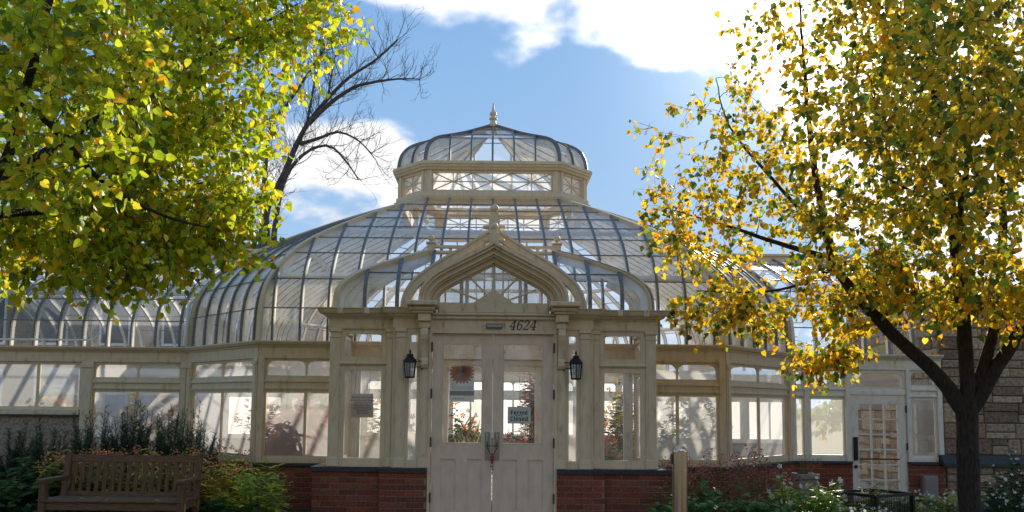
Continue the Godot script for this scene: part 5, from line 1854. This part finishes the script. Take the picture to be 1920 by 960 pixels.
	for i in 3:
		plant("wall_shrub", "dark twiggy shrub with a few pale flowers against the stone wall", "shrub", "shrubs below the stone wall", Vector3([6.55, 7.0, 6.25][i], 0, [-10.3, -10.8, -9.9][i]), {"h": [0.85, 1.15, 0.6][i], "r": 0.32, "stems": 30, "leaves": 12, "size": 0.09, "mesh": "oval", "pal": [[Color(0.032, 0.064, 0.026), 3], [Color(0.080, 0.128, 0.040), 1]], "dome": 0.4, "fl": {"n": 1, "size": 0.02, "mesh": "flower", "pal": [[Color(0.900, 0.900, 0.900), 1]], "spread": 0.06}})
	for i in 5:
		var f := part(self, numbered("fallen_leaf"), tinted("heart", Color(0.62, 0.36, 0.05)), M.leaf, leaf_xf(Vector3([-4.45, -4.1, -3.75, -3.6, -4.3][i], 0.4545, [-8.75, -8.7, -8.85, -8.66, -8.9][i]), Vector3(cos(i * 2.1), 0.06, sin(i * 2.1)), Vector3(0, 1, 0.1), 0.06))
		tag(f, "fallen yellow leaf lying on the bench seat", "leaf", "fallen leaves on the bench")
	# under glass
	var G := [[Color(0.05, 0.10, 0.02), 3], [Color(0.14, 0.20, 0.03), 2]]
	plant("copper_plant", "reddish brown grassy plant behind the misted glasshouse pane", "plant", "", Vector3(-2.85, 0.1, -12.0), {"h": 1.55, "r": 0.42, "stems": 60, "leaves": 16, "size": 0.3, "mesh": "lance", "pal": [[Color(0.42, 0.19, 0.13), 3], [Color(0.55, 0.32, 0.25), 1]], "from": 0.5, "dome": 0.3, "rise": -0.2})
	plant("indoor_shrub", "bushy green shrub standing inside behind the poster door", "shrub", "", Vector3(-0.46, 0.1, -12.7), {"h": 1.52, "r": 0.38, "stems": 60, "leaves": 16, "size": 0.12, "mesh": "oval", "pal": G, "from": 0.2, "dome": 0.4, "fl": {"n": 1, "size": 0.05, "mesh": "flower", "pal": [[Color(0.75, 0.25, 0.04), 1]], "spread": 0.08}})
	plant("orange_vine", "tall orange flowering climber inside behind the closed sign", "plant", "", Vector3(0.62, 0.1, -13.2), {"h": 2.15, "r": 0.2, "stems": 40, "leaves": 22, "size": 0.09, "mesh": "oval", "pal": [[Color(0.62, 0.22, 0.05), 3], [Color(0.40, 0.22, 0.06), 2], [Color(0.12, 0.12, 0.03), 1]], "from": 0.4, "dome": 0.1, "low": 0.7})
	plant("red_flower_clump", "red and pink flowering clump inside below the closed sign", "plant", "", Vector3(0.36, 0.1, -12.3), {"h": 1.12, "r": 0.36, "stems": 44, "leaves": 12, "size": 0.11, "mesh": "oval", "pal": G, "from": 0.2, "dome": 0.3, "fl": {"n": 3, "size": 0.04, "mesh": "flower", "pal": [[Color(0.55, 0.08, 0.07), 2], [Color(0.75, 0.35, 0.38), 1], [Color(0.8, 0.78, 0.72), 1]], "spread": 0.07}})
	plant("plume_grass", "pale plumed grass inside the left door glass", "plant", "", Vector3(-0.28, 0.1, -12.05), {"h": 1.12, "r": 0.3, "stems": 30, "leaves": 8, "size": 0.35, "mesh": "blade", "pal": [[Color(0.45, 0.40, 0.28), 2], [Color(0.2, 0.22, 0.08), 2]], "from": 0.1, "dome": 0.2, "rise": 0.9})
	for i in 12:
		var x: float = [-7.15, -6.2, -5.5, -7.8, -4.0, 3.3, -1.6, -2.3, 1.7, 2.4, -3.4, 4.2][i]
		var z: float = [-13.7, -14.0, -13.8, -14.2, -13.9, -14.2, -13.2, -14.5, -13.4, -14.6, -15.5, -15.6][i]
		plant("greenhouse_plant", ("red" if i % 2 == 0 else "yellow") + " flowering plant among green leaves under the glass", "plant", "plants on the glasshouse benches", Vector3(x, 0.1, z), {"h": [1.95, 1.7, 1.75, 1.8, 1.7, 1.7, 1.5, 2.0, 1.5, 2.1, 2.2, 2.0][i], "r": 0.4, "stems": 36, "leaves": 14, "size": 0.14, "mesh": "oval", "pal": G + [[Color(0.5, 0.42, 0.05), 0.8]], "from": 0.3, "dome": 0.4, "fl": {"n": 2, "size": 0.05, "mesh": "flower", "pal": [[[Color(0.6, 0.07, 0.06), 1], [Color(0.8, 0.5, 0.06), 1]][i % 2]], "spread": 0.08}})

func build_trees() -> void:
	# low trees beyond the glasshouse, seen through its panes
	for i in 5:
		var x: float = [-2.5, 1.5, 5.0, 9.0, 13.0][i]
		var z: float = [-27.0, -28.5, -27.0, -29.0, -27.5][i]
		var hh: float = [2.6, 2.2, 2.8, 2.4, 3.0][i]
		tree("garden_tree", "low leafy tree seen through the panes beyond the glasshouse", [
			[[Vector3(x, 0, z), Vector3(x + 0.05, 0.6, z), Vector3(x, 1.1, z)], 0.10, 0.08],
			[[Vector3(x, 1.0, z), Vector3(x + 0.5, 1.6, z), Vector3(x + 0.8, hh, z)], 0.05, 0.015],
			[[Vector3(x, 1.0, z), Vector3(x - 0.5, 1.6, z), Vector3(x - 0.8, hh, z)], 0.05, 0.015]],
			[[Vector3(x, hh * 0.55, z), Vector3(2.0, hh * 0.5, 1.2), 1.0]], 110, 9, 0.22, [[Color(0.14, 0.22, 0.03), 3], [Color(0.30, 0.34, 0.04), 2], [Color(0.6, 0.4, 0.05), 1]], {"seed": 190 + i, "spray": 1.3, "group": "low trees beyond the glasshouse"})
	var gold := [[Color(0.88, 0.58, 0.03), 5.5], [Color(0.80, 0.66, 0.05), 2.6], [Color(0.90, 0.40, 0.03), 0.8], [Color(0.30, 0.38, 0.03), 2.0], [Color(0.10, 0.16, 0.035), 2.0]]
	var lime := [[Color(0.60, 0.66, 0.03), 5.0], [Color(0.42, 0.54, 0.025), 3.2], [Color(0.85, 0.70, 0.04), 2.6], [Color(0.90, 0.50, 0.03), 0.9], [Color(0.16, 0.25, 0.025), 1.8]]
	var deep := [[Color(0.82, 0.54, 0.03), 4], [Color(0.74, 0.62, 0.05), 1.8], [Color(0.30, 0.38, 0.03), 2.0], [Color(0.13, 0.20, 0.045), 1.9]]
	tree("golden_linden", "golden autumn tree with forked dark trunk before the stone wall", [
		[[Vector3(5.2, 0, -8.8), Vector3(5.19, 0.8, -8.8), Vector3(5.2, 1.62, -8.8)], 0.108, 0.112],
		[[Vector3(5.16, 1.5, -8.8), Vector3(4.9, 1.9, -8.85), Vector3(4.49, 2.34, -8.95), Vector3(4.2, 2.9, -9.3), Vector3(4.1, 3.4, -9.6), Vector3(3.98, 4.9, -9.85), Vector3(3.9, 6.8, -9.9)], 0.085, 0.010],
		[[Vector3(5.2, 1.5, -8.8), Vector3(5.18, 2.2, -8.75), Vector3(5.0, 3.6, -8.6), Vector3(4.75, 5.0, -8.4), Vector3(4.5, 6.8, -8.2)], 0.08, 0.015],
		[[Vector3(5.24, 1.55, -8.82), Vector3(5.42, 2.05, -8.8), Vector3(5.66, 2.75, -8.9), Vector3(5.75, 4.0, -8.9), Vector3(5.6, 6.2, -9.0)], 0.065, 0.015],
		[[Vector3(5.24, 1.5, -8.8), Vector3(5.5, 1.95, -8.75), Vector3(5.85, 2.5, -8.7), Vector3(6.4, 3.4, -8.6), Vector3(6.9, 4.8, -8.5)], 0.085, 0.02],
		[[Vector3(4.12, 3.3, -9.55), Vector3(3.6, 3.55, -9.9), Vector3(3.0, 3.85, -10.2), Vector3(2.35, 4.1, -10.4)], 0.04, 0.006],
		[[Vector3(4.12, 3.2, -9.5), Vector3(3.7, 3.0, -9.8), Vector3(3.2, 2.95, -10.0), Vector3(2.6, 3.0, -10.2)], 0.025, 0.005],
		[[Vector3(4.1, 3.5, -9.6), Vector3(3.55, 4.4, -10.0), Vector3(3.1, 5.2, -10.3), Vector3(2.95, 5.9, -10.4)], 0.03, 0.006],
		[[Vector3(5.02, 3.4, -8.6), Vector3(4.7, 3.9, -7.8), Vector3(4.3, 4.3, -7.2)], 0.04, 0.01],
		[[Vector3(5.0, 3.6, -8.6), Vector3(4.4, 3.75, -8.2), Vector3(3.9, 3.9, -8.0)], 0.03, 0.006]],
		[[Vector3(3.2, 4.6, -10.3), Vector3(1.2, 2.0, 1.0), 0.85], [Vector3(4.45, 4.3, -8.3), Vector3(1.35, 1.75, 1.4), 2.5, deep], [Vector3(4.5, 6.3, -8.7), Vector3(1.5, 1.1, 1.5), 1.2], [Vector3(6.2, 4.4, -8.5), Vector3(1.4, 1.9, 1.4), 1.7, deep],
		[Vector3(4.05, 2.15, -9.8), Vector3(0.5, 0.22, 0.35), 0.22], [Vector3(3.1, 2.75, -10.1), Vector3(0.95, 0.32, 0.4), 0.35], [Vector3(4.3, 2.85, -9.3), Vector3(0.9, 0.45, 0.7), 0.55], [Vector3(5.4, 2.75, -8.4), Vector3(1.1, 0.4, 0.8), 0.6], [Vector3(2.5, 4.0, -10.4), Vector3(0.55, 0.6, 0.4), 0.22], [Vector3(4.2, 4.4, -6.9), Vector3(0.9, 1.0, 0.6), 0.5, deep]],
		1350, 19, 0.069, gold, {"seed": 31, "single": 300, "up": 0.4})
	tree("green_linden", "yellow-green leafy tree overhanging the garden bench", [
		[[Vector3(-5.0, 0, -6.0), Vector3(-4.9, 1.3, -6.05), Vector3(-4.6, 2.5, -6.15), Vector3(-4.25, 3.0, -6.2)], 0.15, 0.07],
		[[Vector3(-4.27, 2.95, -6.2), Vector3(-3.9, 3.35, -6.2), Vector3(-3.76, 3.9, -6.2), Vector3(-3.68, 4.5, -6.25), Vector3(-3.6, 5.6, -6.5), Vector3(-3.5, 7.0, -6.8)], 0.046, 0.01],
		[[Vector3(-3.77, 3.85, -6.2), Vector3(-3.6, 3.75, -6.25), Vector3(-3.42, 3.5, -6.4), Vector3(-3.25, 3.3, -6.7), Vector3(-3.0, 3.2, -7.3), Vector3(-2.8, 3.25, -8.0)], 0.03, 0.006],
		[[Vector3(-4.29, 2.95, -6.2), Vector3(-4.2, 3.6, -7.0), Vector3(-3.7, 4.5, -7.8), Vector3(-3.0, 5.4, -8.5), Vector3(-2.3, 6.1, -8.9)], 0.06, 0.01],
		[[Vector3(-4.35, 2.88, -6.22), Vector3(-4.45, 3.2, -7.2), Vector3(-3.9, 3.5, -8.0), Vector3(-3.2, 3.9, -8.6), Vector3(-2.7, 4.2, -8.8)], 0.05, 0.008],
		[[Vector3(-4.62, 2.5, -6.15), Vector3(-5.0, 3.4, -7.0), Vector3(-5.6, 4.0, -7.8), Vector3(-6.2, 5.2, -8.2)], 0.07, 0.012]],
		[[Vector3(-4.75, 4.9, -7.6), Vector3(2.0, 2.0, 1.2), 3.0], [Vector3(-2.95, 5.7, -8.5), Vector3(1.05, 1.35, 1.0), 1.35], [Vector3(-3.3, 4.05, -8.2), Vector3(0.95, 1.15, 0.9), 1.45], [Vector3(-3.9, 3.15, -7.9), Vector3(1.0, 0.55, 0.8), 0.8], [Vector3(-5.2, 3.2, -8.0), Vector3(1.2, 0.6, 0.8), 0.7], [Vector3(-3.4, 4.2, -6.1), Vector3(0.8, 1.2, 0.5), 0.7], [Vector3(-2.2, 5.95, -8.9), Vector3(0.55, 0.4, 0.4), 0.2], [Vector3(-2.9, 3.4, -8.4), Vector3(0.3, 0.5, 0.35), 0.25]],
		1400, 20, 0.072, lime, {"seed": 53, "single": 300, "up": 0.4})
	# unseen trees behind the camera, mirrored in panes, made golden to warm the facade
	for i in 6:
		var x: float = [-15.0, -9.0, -3.2, 3.5, 9.5, 16.0][i]
		var z: float = [7.0, 10.5, 12.0, 11.0, 10.0, 6.0][i]
		tree("unseen_park_tree", "broad unseen autumn tree across the lawn, made golden to warm the facade", [
			[[Vector3(x, 0, z), Vector3(x + 0.1, 1.6, z), Vector3(x, 3.2, z)], 0.24, 0.17],
			[[Vector3(x, 3.1, z), Vector3(x + 0.8, 4.6, z + 0.3), Vector3(x + 1.5, 6.5, z)], 0.1, 0.03],
			[[Vector3(x, 3.1, z), Vector3(x - 0.9, 4.7, z - 0.3), Vector3(x - 1.4, 6.8, z)], 0.1, 0.03]],
			[[Vector3(x, 6.2, z), Vector3(3.3, 4.0, 2.6), 1.0]], 300, 12, 0.46, [[Color(0.50, 0.30, 0.05), 3], [Color(0.45, 0.36, 0.06), 2], [Color(0.2, 0.2, 0.04), 1.5]], {"seed": 90 + i, "spray": 1.8, "group": "unseen trees across the lawn"})

func _ready() -> void:
	# camera: eye height, tipped up a little, lens shifted upwards
	var cam := Camera3D.new()
	cam.name = "camera"
	add_child(cam)
	cam.projection = Camera3D.PROJECTION_FRUSTUM
	cam.near = 0.1
	cam.far = 400.0
	cam.size = 0.1 * 0.64
	cam.frustum_offset = Vector2(0.1 * 0.02349, 0.1 * 0.10270)
	cam.transform = Transform3D(Basis(Vector3.RIGHT, deg_to_rad(4.8)) * Basis(Vector3.BACK, 0.010), Vector3(0, 1.5, 0))
	cam.current = true
	# sky, sun and exposure
	var to_sun := Vector3(0.44, 0.515, -1.0).normalized()
	var env := Environment.new()
	env.background_mode = Environment.BG_SKY
	env.sky = make_sky(to_sun)
	env.tonemap_mode = Environment.TONE_MAPPER_LINEAR
	env.tonemap_exposure = 1.5
	env.sdfgi_enabled = true
	env.ssao_enabled = true
	env.ssil_enabled = true
	var we := WorldEnvironment.new()
	we.name = "world"
	we.environment = env
	add_child(we)
	var sun := DirectionalLight3D.new()
	sun.name = "sun"
	sun.light_color = Color(1.0, 0.95, 0.86)
	sun.light_energy = 1.6
	sun.light_angular_distance = 0.5
	sun.shadow_enabled = true
	add_child(sun)
	sun.look_at_from_position(to_sun * 50.0, Vector3.ZERO)
	rng.seed = 1234
	make_materials()
	make_leaf_meshes()
	# setting
	var g := MB.new()
	g.quad(Vector3(-150, 0, -150), Vector3(150, 0, -150), Vector3(150, 0, 150), Vector3(-150, 0, 150), Vector3.UP)
	struct("ground", g.mesh(), M.lawn)
	var bed := MB.new()
	bed.box(-11.0, -0.95, 0.0, 0.03, -12.95, -8.7)
	bed.box(1.5, 9.0, 0.0, 0.03, -12.95, -8.4)
	struct("planting_beds", bed.mesh(), M.soil)
	var pv := MB.new()
	pv.box(-0.94, 1.49, 0.0, 0.02, -10.0, 8.0)
	pv.box(-12.0, -0.95, 0.0, 0.02, -8.7, -7.0)
	pv.box(1.5, 12.0, 0.0, 0.02, -8.4, -7.0)
	struct("path", pv.mesh(), M.paving)
	var fl := MB.new()
	fl.box(-11.0, 7.2, 0.0, 0.1, -19.3, -13.1)
	fl.box(-3.2, 3.2, 0.0, 0.1, -13.1, -11.5)
	struct("glasshouse_floor", fl.mesh(), M.pale_paving)
	print("palm"); build_palm_house()
	print("wings"); build_wings()
	print("porch"); build_porch()
	build_stone_building()
	build_furniture()
	print("plants"); build_plants()
	print("trees"); build_bare_tree()
	build_trees()
	print("done")
